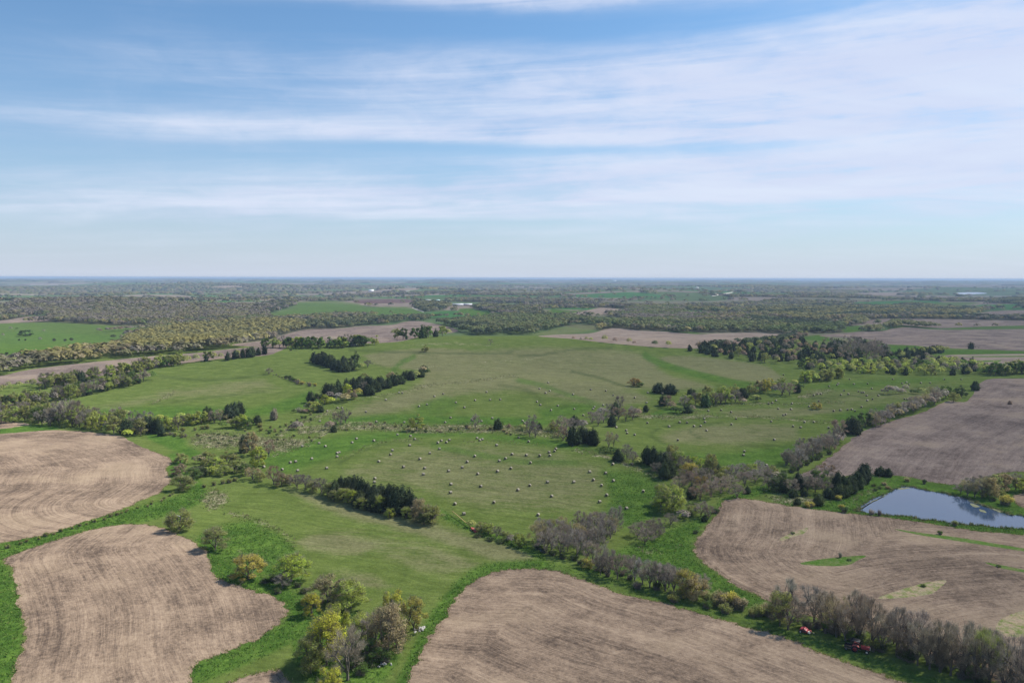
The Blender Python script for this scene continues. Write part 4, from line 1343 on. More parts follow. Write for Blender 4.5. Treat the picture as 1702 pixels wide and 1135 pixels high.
# --- thicket below the boundary, left of the pond
g, pl = 'mixed thicket left of the pond', 'in the dark thicket left of the pond'
for px, py, k, c, h, w in [(1278, 812, B_, 'dark', 6, 8), (1290, 816, L_, 'dgreen', 6, 8), (1302, 818, Ce, 'cedar', 7, 6), (1314, 820, B_, 'grey', 7, 8), (1325, 812, Ce, 'dcedar', 8, 6), (1300, 806, L_, 'green', 6, 8), (1318, 826, Ce, 'cedar', 4, 4),
                           (1342, 816, B_, 'dark', 7, 8), (1332, 808, B_, 'grey', 6, 7), (1355, 818, B_, 'mauve', 7, 9), (1370, 822, B_, 'dark', 7, 8), (1352, 806, B_, 'dark', 6, 8), (1376, 828, Ce, 'dcedar', 5, 5),
                           (1392, 816, Ce, 'dcedar', 9.5, 7), (1403, 822, Ce, 'cedar', 8, 7), (1412, 818, Ce, 'dcedar', 8, 7), (1398, 826, Ce, 'cedar', 6, 6), (1422, 810, Ce, 'cedar', 8, 7), (1432, 804, Ce, 'dcedar', 8.5, 7), (1440, 796, Ce, 'dcedar', 8, 6),
                           (1385, 808, B_, 'dark', 6, 7)]:
    T(px, py, k, c, h, w, pl, g)
T(1361, 808, L_, 'green', 9, 9, label='bright fresh green tree in the dark thicket left of the pond')
T(1375, 793, B_, 'rust', 7, 8, label='rusty bare tree behind the bright fresh green tree')
g, pl = 'small cedars on the rough grass left of the pond', 'on the rough grass left of the pond'
for px, py, h in [(1243, 820, 3.5), (1271, 819, 2.6), (1336, 824, 3.6), (1325, 839, 3.2), (1361, 840, 5.2), (1344, 828, 2), (1367, 829, 2.2)]:
    T(px, py, Ce, 'cedar', h, h * .95, pl, g)
T(1345, 843, S_, 'gold', 2.8, 5, label='golden brown shrub between two small cedars by the contour worked field')
T(1394, 831, S_, 'gold', 2.4, 4, label='golden shrub below the cedars left of the pond')
T(1403, 851, S_, 'dgreen', 2.6, 4, label='deep green shrub at the left end of the pond dam')
T(1399, 844, S_, 'gold', 1.8, 3.5, label='golden shrub behind the left end of the pond dam')
T(1463, 791, Ce, 'dcedar', 5, 5, label='left cedar of the pair on the rim of the mauve field')
T(1477, 792, Ce, 'dcedar', 4.5, 4.5, label='right cedar of the pair on the rim of the mauve field')
T(1449, 855, BS, 'grey', 2.6, 3.4, label='pinkish bare shrub on the near pond bank')
T(1462, 857, BS, 'dark', 3.0, 2.0, label='narrow bare shrub on the near pond bank')
T(1587, 873, S_, 'olive', 2.4, 3.0, label='olive shrub in the middle of the pond dam')
T(1536, 804, S_, 'dgreen', 2.6, 2.4, label='dark shrub on the far pond bank')
T(1508, 800, BS, 'bud', 2.6, 4.0, label='tan bare shrub on the far pond bank')
T(1563, 888, S_, 'green', 1.6, 2.4, label='green shrub on the thin grass strip below the dam')
for px, py in [(1412, 931), (1660, 942), (1535, 974), (1318, 887)]:
    T(px, py, S_, 'green', 0.8, 2.0, 'on the grass islands of the contour worked field', 'low shrubs on the grass islands')
T(1397, 926, BS, 'grey', 2.2, 1.6, label='bare sapling on the crescent grass island')
for px, py in [(1455, 815), (1462, 812), (1470, 806), (1475, 812), (1452, 808)]:
    T(px, py, S_, 'green' if trng.random() < .5 else 'bud', 1.6, 3, 'on the grassy slope above the pond', 'shrubs above the pond')
g, pl = 'trees on the far right pond bank', 'on the pond bank at the right'
for px, py, k, c, h, w in [(1597, 820, B_, 'grey', 5.5, 7), (1608, 824, B_, 'bud', 7, 8), (1620, 826, B_, 'grey', 8, 8), (1632, 828, B_, 'bud', 9, 9), (1645, 828, L_, 'bud', 9.5, 9), (1655, 822, L_, 'olive', 9, 9), (1640, 818, B_, 'grey', 8, 8),
                           (1665, 818, L_, 'bud', 9, 9), (1676, 816, B_, 'mauve', 8, 8), (1688, 814, B_, 'mauve', 8, 8), (1700, 818, L_, 'ygreen', 8, 9), (1715, 815, L_, 'ygreen', 8, 9), (1625, 815, B_, 'dark', 7, 8), (1612, 814, B_, 'grey', 6, 8), (1735, 818, B_, 'grey', 8, 9)]:
    T(px, py, k, c, h, w, pl, g)
T(1670, 839, S_, 'gold', 5, 7, label='round golden shrub on the right pond bank')
T(1650, 832, S_, 'green', 2, 4, label='low green shrub left of the round golden shrub')
T(1678, 672, Ce, 'rust', 2.6, 2.0, label='small rusty dead cedar in the mauve field')
# --- middle creek
g, pl = 'bare and cedar clumps along the middle creek', 'along the middle creek'
for px, py, k, c, h, w in [(872, 722, B_, 'olive', 6, 6), (880, 726, B_, 'dark', 8.5, 7), (890, 727, B_, 'dark', 7, 8), (884, 716, B_, 'mauve', 9, 7), (897, 714, Ce, 'cedar', 4, 3.6), (868, 715, L_, 'olive', 4, 6), (922, 716, L_, 'olive', 6, 8),
                           (932, 718, B_, 'mauve', 9, 8), (942, 726, B_, 'mauve', 9, 9), (936, 732, B_, 'rust', 7, 8), (953, 738, Ce, 'dcedar', 9.5, 7), (964, 722, B_, 'dark', 8, 8), (967, 734, Ce, 'cedar', 8, 6), (955, 707, Ce, 'dcedar', 6, 5.5), (968, 712, B_, 'grey', 6, 7),
                           (976, 736, Ce, 'cedar', 7, 5), (985, 739, Ce, 'dcedar', 8.5, 6), (920, 713, B_, 'mauve', 5, 6), (949, 716, B_, 'grey', 7, 8), (978, 716, L_, 'olive', 3, 5),
                           (984, 704, B_, 'mauve', 7, 8), (994, 708, B_, 'mauve', 8, 9), (1003, 702, B_, 'grey', 9, 9), (1012, 694, B_, 'dark', 9, 8), (1016, 709, Ce, 'dcedar', 7.5, 6), (1024, 690, Ce, 'cedar', 9, 6), (1030, 681, B_, 'dark', 9, 8),
                           (1028, 697, B_, 'rust', 8, 9), (1040, 700, B_, 'rust', 8, 9), (1052, 697, B_, 'mauve', 8, 9), (1058, 692, B_, 'rust', 6, 8), (1012, 745, B_, 'bud', 9, 7), (1018, 752, L_, 'dgreen', 3, 6), (1006, 752, L_, 'dgreen', 3, 6), (1020, 742, B_, 'mauve', 7, 5),
                           (1064, 684, L_, 'olive', 3.5, 5), (1074, 684, Ce, 'cedar', 4.5, 4), (1000, 690, B_, 'grey', 6, 7)]:
    T(px, py, k, c, h, w, pl, g)
T(829, 714, Ce, 'cedar', 6.5, 5.5, label='small cedar standing alone on the middle creek')
T(790, 711, B_, 'mauve', 8, 7, label='grey bare tree alone on the middle creek left of the small cedar')
T(693, 716, L_, 'ygreen', 9.5, 9.5, label='round yellow green willow on the middle creek')
T(845, 711, BS, 'rust', 3, 5, label='rusty shrub right of the small creek cedar')
g, pl = 'bare clump at the left end of the middle creek', 'at the left end of the middle creek'
for px, py, k, c, h, w in [(548, 714, B_, 'rust', 6, 7), (558, 708, B_, 'mauve', 8, 7), (566, 705, B_, 'dark', 8, 7), (574, 703, B_, 'mauve', 9, 7), (554, 718, Ce, 'cedar', 4, 4.4), (494, 714, B_, 'mauve', 6, 8), (486, 714, B_, 'rust', 3, 6)]:
    T(px, py, k, c, h, w, pl, g)
T(455, 698, Ce, 'dark', 7.5, 4.6, label='dark upright cedar alone below the left hay slope')
row_of([(565, 716), (640, 707), (700, 720), (780, 712), (860, 720)], 4.2, [(1, BS, 'rust'), (2, BS, 'bud'), (3, S_, 'dgreen'), (3, S_, 'olive')], (2.6, 5.5), 'along the brushy bed of the middle creek', 'low brush of the middle creek', 5.0)
row_of([(480, 716), (430, 720), (500, 700), (530, 690)], 5, [(1, BS, 'rust'), (3, S_, 'green'), (3, S_, 'olive')], (3, 6), 'along the left end of the brushy creek bed', 'low brush at the left end of the creek', 4.0)
row_of([(455, 735), (490, 725), (520, 735)], 5.0, [(3, S_, 'olive'), (1, BS, 'bud'), (1, S_, 'dgreen')], (2.5, 4.5), 'on the weedy flat left of the lower hay field', 'low brush on the weedy flat', 5.0)
for px, py in [(363, 726), (371, 731), (377, 724), (383, 735), (391, 726), (356, 722), (332, 727), (349, 729), (364, 740), (377, 741), (333, 733), (460, 726), (486, 736), (493, 737)]:
    T(px, py, Ce, 'cedar', trng.uniform(1.2, 2.4), trng.uniform(1.4, 2.8), 'dotted over the weedy flat left of the lower hay field', 'tiny cedars dotted over the weedy flat')
# --- terrace of trees right of the middle
T(1094, 653, Ce, 'dcedar', 7.5, 8.5, label='left one of two round dark cedars on the hay hill')
T(1115, 655, Ce, 'dcedar', 7.5, 8.5, label='right one of two round dark cedars on the hay hill')
T(1055, 642, L_, 'orange', 6.5, 10, label='orange tinted bush on the hay hill left of the two dark cedars')
T(1063, 643, L_, 'green', 4, 6, label='low green bush beside the orange tinted bush')
g, pl = 'tree belt between the hay hill and the right hay field', 'in the belt below the hay hill at the right'
for px, py, k, c, h, w in [(1101, 674, Ce, 'cedar', 7, 5), (1110, 677, B_, 'rust', 8, 8), (1116, 680, B_, 'rust', 6, 7), (1122, 686, L_, 'dgreen', 5, 7), (1130, 688, L_, 'dgreen', 5, 7), (1137, 678, B_, 'mauve', 8, 8), (1145, 686, Ce, 'cedar', 5, 6), (1150, 684, B_, 'dark', 5, 6),
                           (1148, 662, Ce, 'cedar', 7, 6), (1143, 671, L_, 'ygreen', 8, 9), (1156, 672, B_, 'dark', 8, 9), (1166, 674, L_, 'olive', 9, 9), (1175, 676, Ce, 'dgreen', 9, 7), (1184, 671, L_, 'ygreen', 10, 9), (1190, 673, B_, 'dark', 8, 9), (1198, 672, B_, 'dark', 8, 9),
                           (1206, 670, L_, 'ygreen', 10, 9), (1214, 670, B_, 'dark', 8, 8), (1222, 669, B_, 'dark', 9, 9), (1200, 662, L_, 'ygreen', 9, 9), (1222, 660, L_, 'olive', 9, 9), (1176, 662, L_, 'olive', 9, 8), (1234, 670, B_, 'mauve', 4, 7),
                           (1237, 661, Ce, 'dcedar', 7, 8), (1260, 668, Ce, 'cedar', 4.5, 5), (1250, 655, L_, 'olive', 8, 9), (1262, 652, L_, 'bud', 9, 8), (1272, 652, L_, 'gold', 10, 8), (1280, 648, L_, 'gold', 9, 8), (1290, 655, B_, 'mauve', 8, 9), (1300, 657, B_, 'mauve', 9, 10),
                           (1312, 657, B_, 'mauve', 9, 10), (1298, 645, L_, 'ygreen', 8, 8), (1326, 653, Ce, 'cedar', 7, 4), (1332, 648, L_, 'dgreen', 5, 5), (1320, 640, L_, 'olive', 5, 7), (1256, 664, L_, 'olive', 4, 7)]:
    T(px, py, k, c, h, w, pl, g)
row_of([(1335, 636), (1365, 634), (1398, 628)], 6.0, [(3, L_, 'ygreen'), (2, L_, 'olive'), (1, L_, 'green')], (8, 10), 'at the upper edge of the right hay field', 'leafing trees at the upper edge of the right hay field', 2.0, 2, 6)
# --- cedar clump and belt on the left hay slope
g, pl = 'dark cedar clump on the left hay slope', 'in the dark clump on the left hay slope'
for px, py, k, c, h, w in [(523, 603, Ce, 'dcedar', 10, 9), (531, 606, Ce, 'dcedar', 10, 9), (541, 608, Ce, 'dcedar', 11, 9), (549, 611, Ce, 'cedar', 11, 9), (557, 615, Ce, 'dcedar', 10, 9), (565, 618, Ce, 'dcedar', 9, 9), (574, 618, Ce, 'cedar', 9, 9),
                           (571, 610, Ce, 'dcedar', 10, 8), (584, 616, Ce, 'cedar', 9, 8), (593, 616, L_, 'dgreen', 8, 9), (600, 614, L_, 'olive', 7, 8), (536, 600, Ce, 'dcedar', 9, 9), (548, 603, Ce, 'cedar', 8, 9)]:
    T(px, py, k, c, h, w, pl, g)
T(588, 607, L_, 'dgreen', 13, 11, label='deep green leafy tree rising from the dark cedar clump')
T(611, 611, B_, 'dark', 7, 9, label='dark bare bush at the right end of the dark cedar clump')
g, pl = 'mixed belt below the dark cedar clump', 'in the slanting belt below the dark cedar clump'
for px, py, k, c, h, w in [(518, 669, Ce, 'cedar', 8, 6), (531, 670, L_, 'dgreen', 7, 8), (540, 672, L_, 'lime', 7, 7), (550, 670, L_, 'lime', 5, 7), (521, 684, L_, 'ygreen', 7.5, 10), (512, 682, B_, 'grey', 6, 7), (531, 685, Ce, 'cedar', 5, 6), (508, 686, B_, 'rust', 3, 6), (488, 686, Ce, 'cedar', 3, 3.5), (497, 685, BS, 'grey', 4, 6),
                           (543, 657, Ce, 'dcedar', 9, 8), (552, 660, Ce, 'cedar', 10, 8), (562, 656, Ce, 'cedar', 11, 6), (548, 662, B_, 'dark', 6, 8), (563, 667, B_, 'grey', 7, 9), (573, 668, B_, 'bud', 7, 10), (578, 656, L_, 'lime', 8, 9), (584, 663, L_, 'bud', 7, 8), (596, 658, L_, 'gold', 6.5, 7), (588, 664, B_, 'dark', 6, 6),
                           (577, 646, Ce, 'cedar', 8, 5), (589, 650, Ce, 'dcedar', 10, 8), (598, 648, Ce, 'dcedar', 10, 8), (606, 655, B_, 'dark', 9, 9), (613, 656, Ce, 'cedar', 8, 8), (610, 645, Ce, 'dcedar', 9, 8), (618, 648, Ce, 'dcedar', 10, 8), (626, 651, Ce, 'cedar', 9, 7), (634, 647, Ce, 'dcedar', 10, 8), (640, 645, B_, 'grey', 7, 7),
                           (645, 645, Ce, 'cedar', 8, 6), (652, 641, Ce, 'dcedar', 9, 7), (606, 637, L_, 'olive', 8, 9), (650, 634, L_, 'bud', 8, 9), (660, 639, L_, 'dgreen', 9, 9), (668, 638, Ce, 'cedar', 7, 7), (676, 630, Ce, 'cedar', 7, 7), (684, 632, Ce, 'dcedar', 8, 7), (692, 628, L_, 'olive', 7, 8), (700, 627, Ce, 'cedar', 7, 7), (703, 620, L_, 'bud', 7, 8), (711, 623, L_, 'dgreen', 6, 6),
                           (704, 618, Ce, 'cedar', 6, 6)]:
    T(px, py, k, c, h, w, pl, g)
row_of([(476, 631), (495, 637), (512, 641), (524, 643)], 4.5, [(3, S_, 'dgreen'), (2, BS, 'dark'), (1, S_, 'gold')], (7, 11), 'in the short hedge left of the slanting belt', 'shrubs of the short hedge on the left hay slope', 1.5)
T(447, 622, B_, 'dark', 5.5, 8, label='dark bare bush at the left end of the short hedge on the hay slope')
row_of([(452, 623), (475, 630)], 6, [(1, BS, 'dark'), (1, S_, 'dgreen')], (2.5, 4), 'in the short hedge left of the slanting belt', 'shrubs of the short hedge on the left hay slope', 1.5)
T(706, 585, L_, 'olive', 8, 8, label='olive tree standing alone on top of the hay hill')
T(815, 573, B_, 'dark', 6, 7, label='dark bare tree alone on the crest of the hay hill')
# --- wooded creek at the left edge
mixL = [(4, L_, 'olive'), (3, B_, 'mauve'), (2, L_, 'ygreen'), (2, B_, 'dark'), (1, L_, 'green'), (1, Ce, 'cedar')]
row_of([(-30, 688), (40, 676), (90, 668), (140, 658), (190, 647), (240, 637)], 6.5, mixL, (8, 11.5), 'in the wooded creek at the left edge', 'trees of the wooded creek at the left edge', 2.0, 3, 9)
patch_of([(-20, 712), (0, 690), (60, 684), (110, 690), (150, 700), (200, 705), (250, 708), (280, 716), (240, 724), (190, 720), (120, 712), (60, 706), (20, 702)], 6.8, mixL, (7, 10.5),
         'in the wooded creek at the left edge', 'trees of the wooded creek at the left edge')
for px, py, c, h, w in [(98, 706, 'grey', 14, 11), (112, 708, 'grey', 16, 12), (126, 708, 'mauve', 15, 11), (84, 708, 'grey', 10, 10), (142, 712, 'grey', 11, 10), (70, 706, 'grey', 9, 9)]:
    T(px, py, B_, c, h, w, 'tallest in the wooded creek at the left edge', 'tall grey bare trees of the left wooded creek')
g, pl = 'trees along the creek below the left hay slope', 'along the creek below the left hay slope'
for px, py, k, c, h, w in [(168, 716, L_, 'lime', 9, 8), (180, 719, L_, 'ygreen', 6, 7), (200, 722, L_, 'ygreen', 6, 7), (212, 726, L_, 'lime', 5, 7), (232, 716, Ce, 'dark', 9, 6), (243, 718, Ce, 'dcedar', 9, 7), (262, 720, Ce, 'cedar', 9, 6), (276, 716, L_, 'ygreen', 7, 8), (252, 712, L_, 'lime', 6, 8),
                           (290, 714, L_, 'ygreen', 8, 9), (296, 716, B_, 'dark', 9, 7), (310, 706, L_, 'olive', 7, 9), (322, 706, L_, 'ygreen', 7, 9), (335, 704, L_, 'ygreen', 8, 9), (345, 700, Ce, 'cedar', 9, 6), (356, 703, B_, 'mauve', 8, 8), (366, 702, B_, 'bud', 8, 8), (380, 696, Ce, 'dcedar', 9, 8), (390, 694, Ce, 'cedar', 10, 8), (398, 690, Ce, 'dcedar', 9, 6),
                           (392, 711, L_, 'ygreen', 7, 8), (402, 710, L_, 'lime', 8, 9), (411, 713, L_, 'green', 7, 8), (370, 712, L_, 'green', 5, 6), (384, 710, B_, 'bud', 6, 7), (426, 706, Ce, 'cedar', 6, 5.5), (432, 710, S_, 'olive', 3, 6), (283, 703, L_, 'lime', 4, 6), (265, 700, L_, 'ygreen', 5, 7), (246, 697, L_, 'lime', 4, 6), (207, 692, L_, 'olive', 5, 7), (190, 695, L_, 'lime', 4, 6), (300, 697, L_, 'ygreen', 5, 7)]:
    T(px, py, k, c, h, w, pl, g)
row_of([(255, 726), (285, 726), (320, 728)], 4, [(2, S_, 'olive'), (2, BS, 'dark'), (1, Ce, 'cedar')], (5, 7), 'in the low dark hedge above the left stubble field', 'shrubs of the low dark hedge above the left field', 2.0, 2, 5)
row_of([(300, 718), (330, 714), (350, 712)], 4, [(1, S_, 'olive')], (6, 8), 'in the olive hedge below the left hay slope', 'shrubs of the olive hedge below the left hay slope', 1.0)
# --- row behind the upper boundary, left
mixU = [(4, L_, 'olive'), (3, B_, 'mauve'), (2, L_, 'ygreen'), (2, Ce, 'cedar'), (1, L_, 'green')]
row_of([(60, 648), (110, 640), (160, 632), (210, 622), (260, 612), (310, 606)], 7.5, mixU, (9, 12), 'in the row behind the upper left boundary', 'trees of the row behind the upper left boundary', 2.5, 2, 9)
row_of([(-30, 656), (20, 646), (80, 642)], 8, [(3, L_, 'olive'), (1, B_, 'mauve')], (5, 7), 'in the row behind the upper left boundary', 'trees of the row behind the upper left boundary', 4, 2, 10)
row_of([(315, 604), (350, 600), (390, 595), (438, 589)], 7, [(3, L_, 'olive'), (3, B_, 'mauve'), (2, Ce, 'cedar')], (7, 10), 'in the row behind the upper left boundary', 'trees of the row behind the upper left boundary', 2.5, 1, 9)
row_of([(372, 600), (395, 596), (415, 593), (440, 589)], 6, [(3, Ce, 'cedar'), (2, Ce, 'dcedar'), (1, L_, 'dgreen')], (9, 12), 'in the row behind the upper left boundary', 'trees of the row behind the upper left boundary', 2)
row_of([(452, 577), (490, 578), (530, 577), (570, 576), (600, 574), (622, 572)], 5, [(4, L_, 'green'), (3, L_, 'ygreen'), (1, B_, 'grey'), (1, L_, 'dgreen')], (9, 13), 'in the green row behind the hay ridge', 'green trees behind the hay ridge', 3, 2, -9)
row_of([(475, 583), (520, 581), (560, 579)], 9, [(1, S_, 'green'), (1, L_, 'dgreen')], (5, 7), 'in the green row behind the hay ridge', 'green trees behind the hay ridge', 4)
for px, py, k, c, h in [(655, 560, B_, 'olive', 15), (670, 565, L_, 'dgreen', 15), (690, 563, L_, 'green', 14), (702, 562, Ce, 'dgreen', 16), (712, 561, L_, 'green', 15), (724, 560, Ce, 'cedar', 10), (735, 559, L_, 'ygreen', 14), (745, 558, L_, 'ygreen', 13), (660, 563, L_, 'olive', 13)]:
    T(px, py, k, c, h, None, 'behind the crest of the hay ridge', 'scattered trees behind the crest of the hay ridge')
for px, py, k, c, h in [(1005, 569, B_, 'olive', 10), (1022, 571, B_, 'rust', 8), (1046, 573, B_, 'olive', 9), (1054, 574, B_, 'rust', 6), (1088, 577, L_, 'dgreen', 9), (1111, 578, L_, 'ygreen', 9), (953, 566, B_, 'rust', 6), (965, 567, Ce, 'cedar', 5), (975, 568, B_, 'olive', 7), (982, 568, L_, 'ygreen', 6)]:
    T(px, py, k, c, h, None, 'at the rim of the pale pinkish field beyond the ridge', 'trees at the rim of the pale pinkish field')
# --- dark cedar wood behind the upper right boundary
mixD = [(6, Ce, 'cedar'), (4, Ce, 'dcedar'), (2, B_, 'dark'), (2, B_, 'rust'), (1, L_, 'olive')]
patch_of([(1135, 583), (1180, 577), (1240, 574), (1290, 570), (1322, 563), (1340, 576), (1390, 582), (1400, 598), (1360, 606), (1300, 606), (1240, 600), (1190, 593)], 9.5, mixD, (8, 11),
         'in the dark cedar wood behind the upper right boundary', 'trees of the dark cedar wood')
patch_of([(1312, 566), (1330, 557), (1342, 553), (1340, 562), (1325, 570)], 8, mixD, (8, 11), 'in the dark cedar wood behind the upper right boundary', 'trees of the dark cedar wood')
patch_of([(1375, 582), (1410, 578), (1440, 580), (1470, 590), (1474, 600), (1440, 604), (1400, 604)], 11, [(4, B_, 'dark'), (3, B_, 'mauve'), (1, Ce, 'cedar')], (13, 17),
         'in the tall bare wood behind the upper right boundary', 'tall bare trees behind the upper right boundary')
patch_of([(1330, 612), (1400, 606), (1470, 604), (1540, 600), (1600, 606), (1640, 616), (1650, 624), (1580, 624), (1500, 624), (1420, 621), (1350, 617)], 9,
         [(3, L_, 'ygreen'), (3, L_, 'olive'), (3, B_, 'dark'), (3, Ce, 'cedar'), (1, L_, 'green')], (7.5, 10.5), 'in the mixed strip along the upper right boundary', 'mixed strip along the upper right boundary')
row_of([(1490, 597), (1520, 592), (1550, 588), (1575, 585)], 7, [(4, Ce, 'cedar'), (1, L_, 'olive')], (8, 11), 'in the cedar row beside the small pinkish field', 'cedar row beside the small pinkish field', 3, 2, 8)
row_of([(1540, 605), (1580, 606), (1620, 611)], 8, [(4, Ce, 'dcedar'), (1, L_, 'green')], (10, 12), 'in the cedar row beside the small pinkish field', 'cedar row beside the small pinkish field', 3, 1)
row_of([(1652, 626), (1690, 622), (1730, 620), (1790, 618)], 7, [(3, L_, 'green'), (2, L_, 'olive'), (1, B_, 'mauve')], (10, 13), 'in the clump at the right end of the upper boundary', 'leafy clump at the right end of the upper boundary', 2.5, 2, 9)
T(1613, 580, Ce, 'dcedar', 9, 7, label='cedar standing alone in the distant mauve field')
row_of([(1620, 581), (1635, 581)], 8, [(1, B_, 'dark')], (4, 5), 'beside the cedar alone in the distant mauve field', 'low bushes in the distant mauve field', 2)
# --- bushes on the far left pasture
T(43, 559, L_, 'dgreen', 10, 22, label='wide dark green tree on the far left pasture')
for px, py, k, c, h in [(18, 549, B_, 'grey', 8), (28, 549, L_, 'dgreen', 6), (73, 552, B_, 'grey', 6), (67, 567, B_, 'grey', 7), (90, 567, S_, 'dgreen', 5), (108, 567, S_, 'dgreen', 4), (119, 566, S_, 'dgreen', 5), (5, 560, B_, 'mauve', 7), (32, 566, S_, 'dgreen', 3), (42, 566, S_, 'dgreen', 3), (11, 590, S_, 'dgreen', 4), (105, 584, L_, 'dgreen', 7)]:
    T(px, py, k, c, h, None, 'dotted over the far left pasture', 'bushes dotted over the far left pasture')
row_of([(165, 553), (185, 551), (210, 549), (222, 548)], 8, [(3, B_, 'rust'), (2, B_, 'mauve')], (8, 10), 'in the bare copse on the far left pasture', 'bare copse on the far left pasture', 4, 2, 14)
row_of([(180, 564), (205, 564), (225, 562), (245, 556)], 9, [(3, B_, 'mauve'), (2, L_, 'dgreen')], (8, 10), 'in the bare copse on the far left pasture', 'bare copse on the far left pasture', 4)

# ------------------------------------------------------------------ plants: objects
KINDNAME = {'leafing': 'leafing_tree', 'bare': 'bare_tree', 'cedar': 'cedar_tree', 'shrub': 'shrub', 'bshrub': 'bare_shrub'}
KCAT = {'leafing': 'tree', 'bare': 'bare tree', 'cedar': 'cedar', 'shrub': 'shrub', 'bshrub': 'shrub'}
REFH = {'leafing': (10, 9), 'bare': (10, 8), 'cedar': (8, 5), 'shrub': (2.5, 3.5), 'bshrub': (2.5, 3.5)}
pix = [(p[0], p[1]) if p[1] is not None else (851, 900) for p in PLANTS]
wpos = unproject([p[0] for p in pix], [p[1] for p in pix])
extra_far = []
for k, p in enumerate(PLANTS):
    if p[1] is None:
        wpos[k, 0], wpos[k, 1] = p[0]
MACH = unproject([1427, 1413, 1338], [1082, 1079, 1051])[:, :2]


def blocks_machine(x, y):
    for mx, my in MACH:
        dx, dy = x - mx, y - my
        if abs(dx) < 3.6 and -12 < dy < 2.6:
            return True
    return False


order = sorted(range(len(PLANTS)), key=lambda k: math.hypot(wpos[k, 0], wpos[k, 1]) / PLANTS[k][4])
count = {}
for k in order:
    px, py, kind, colr, h, w, place, group, label = PLANTS[k]
    x, y = wpos[k, 0], wpos[k, 1]
    z = float(H(x, y))
    if blocks_machine(x, y):
        continue
    dist = math.hypot(x, y)
    count[kind] = count.get(kind, 0) + 1
    col = np.array(COLS[colr]) * trng.uniform(.88, 1.14) * np.array([trng.uniform(.94, 1.06), 1, trng.uniform(.9, 1.1)])
    if count[kind] > 300 and not label:
        extra_far.append((x, y, h, w, col, kind))
        continue
    if 'shrub' in kind:
        me = trng.choice(LIB[kind, 0 if dist < 480 else 1])
        o = bpy.data.objects.new(KINDNAME[kind], me)
        o.color = (*col, 1)
        COL.objects.link(o)
        root = o
    else:
        lod = 0 if dist < 400 else (1 if dist < 800 else 2)
        cm, tm = trng.choice(LIB[kind, lod])
        root = bpy.data.objects.new(KINDNAME[kind], None)
        root.empty_display_size = 0.5
        COL.objects.link(root)
        tr = bpy.data.objects.new('trunk', tm)
        co = bpy.data.objects.new('crown', cm)
        for o in (tr, co):
            COL.objects.link(o)
            o.parent = root
        co.color = (*col, 1)
    rh, rw = REFH[kind]
    root.location = (x, y, z - 0.05)
    if kind == 'cedar':
        w *= 1.12
    if dist > 420 and 'shrub' not in kind:
        w, h = w * 1.16, h * 1.12
    root.scale = (w / rw, w / rw, h / rh)
    root.rotation_euler = (trng.uniform(-.05, .05), trng.uniform(-.05, .05), trng.uniform(0, 6.283))
    tag(root, label or f"{WORD[colr]} {NOUN[kind]} {place}", KCAT[kind], group)
print('PLANTS', count, 'overflow', len(extra_far))

FARLEAF_M, ft, fout = new_mat('far_foliage')
fa = ft.n('ShaderNodeAttribute', attribute_name='tint')
fd_ = ft.n('ShaderNodeBsdfDiffuse', {'Color': fa.outputs['Color']})
ftr = ft.n('ShaderNodeBsdfTranslucent', {'Color': fa.outputs['Color']})
fmx = ft.n('ShaderNodeMixShader', {0: 0.2, 1: fd_.outputs[0], 2: ftr.outputs[0]})
ft.link(fmx.outputs[0], fout.inputs[0])

# ------------------------------------------------------------------ rank tufts in the brush, the wet grass and along the field edges
def tufts(name, label, x, y, hgt, colr, nb, seed):
    rs = np.random.RandomState(seed)
    n = len(x)
    p0 = np.stack([np.repeat(x, nb), np.repeat(y, nb), np.zeros(n * nb)], -1)
    p0[:, :2] += rs.randn(n * nb, 2) * .28
    p0[:, 2] = H(p0[:, 0], p0[:, 1]) - .03
    d = rs.randn(n * nb, 3) * np.array([.45, .45, .1]) + np.array([0, 0, 1.0])
    d /= np.linalg.norm(d, axis=1)[:, None]
    v, f = blades(rs, p0, d, np.repeat(hgt, nb), np.full(n * nb, .22))
    o = mesh_obj(name, v, f, FARLEAF_M)
    a = o.data.attributes.new('tint', 'FLOAT_COLOR', 'FACE')
    c = np.repeat(colr, nb, 0) * rs.uniform(.7, 1.3, (n * nb, 1))
    a.data.foreach_set('color', np.concatenate([c, np.ones((n * nb, 1))], 1).astype(np.float32).ravel())
    tag(o, label, 'tall grass', None, 'stuff')


def face_points(weight, n, seed):
    rs = np.random.RandomState(seed)
    fr = F3[REG == -1]
    wgt = weight[fr].mean(1)
    ar = .5 * np.abs((VX[fr[:, 1]] - VX[fr[:, 0]]) * (VY[fr[:, 2]] - VY[fr[:, 0]]) - (VY[fr[:, 1]] - VY[fr[:, 0]]) * (VX[fr[:, 2]] - VX[fr[:, 0]]))
    pr = ar * wgt
    fk = rs.choice(len(fr), n, p=pr / pr.sum())
    u = np.sqrt(rs.rand(n))
    v = rs.rand(n)
    b0, b1, b2 = 1 - u, u * (1 - v), u * v
    q = fr[fk]
    return VX[q[:, 0]] * b0 + VX[q[:, 1]] * b1 + VX[q[:, 2]] * b2, VY[q[:, 0]] * b0 + VY[q[:, 1]] * b1 + VY[q[:, 2]] * b2


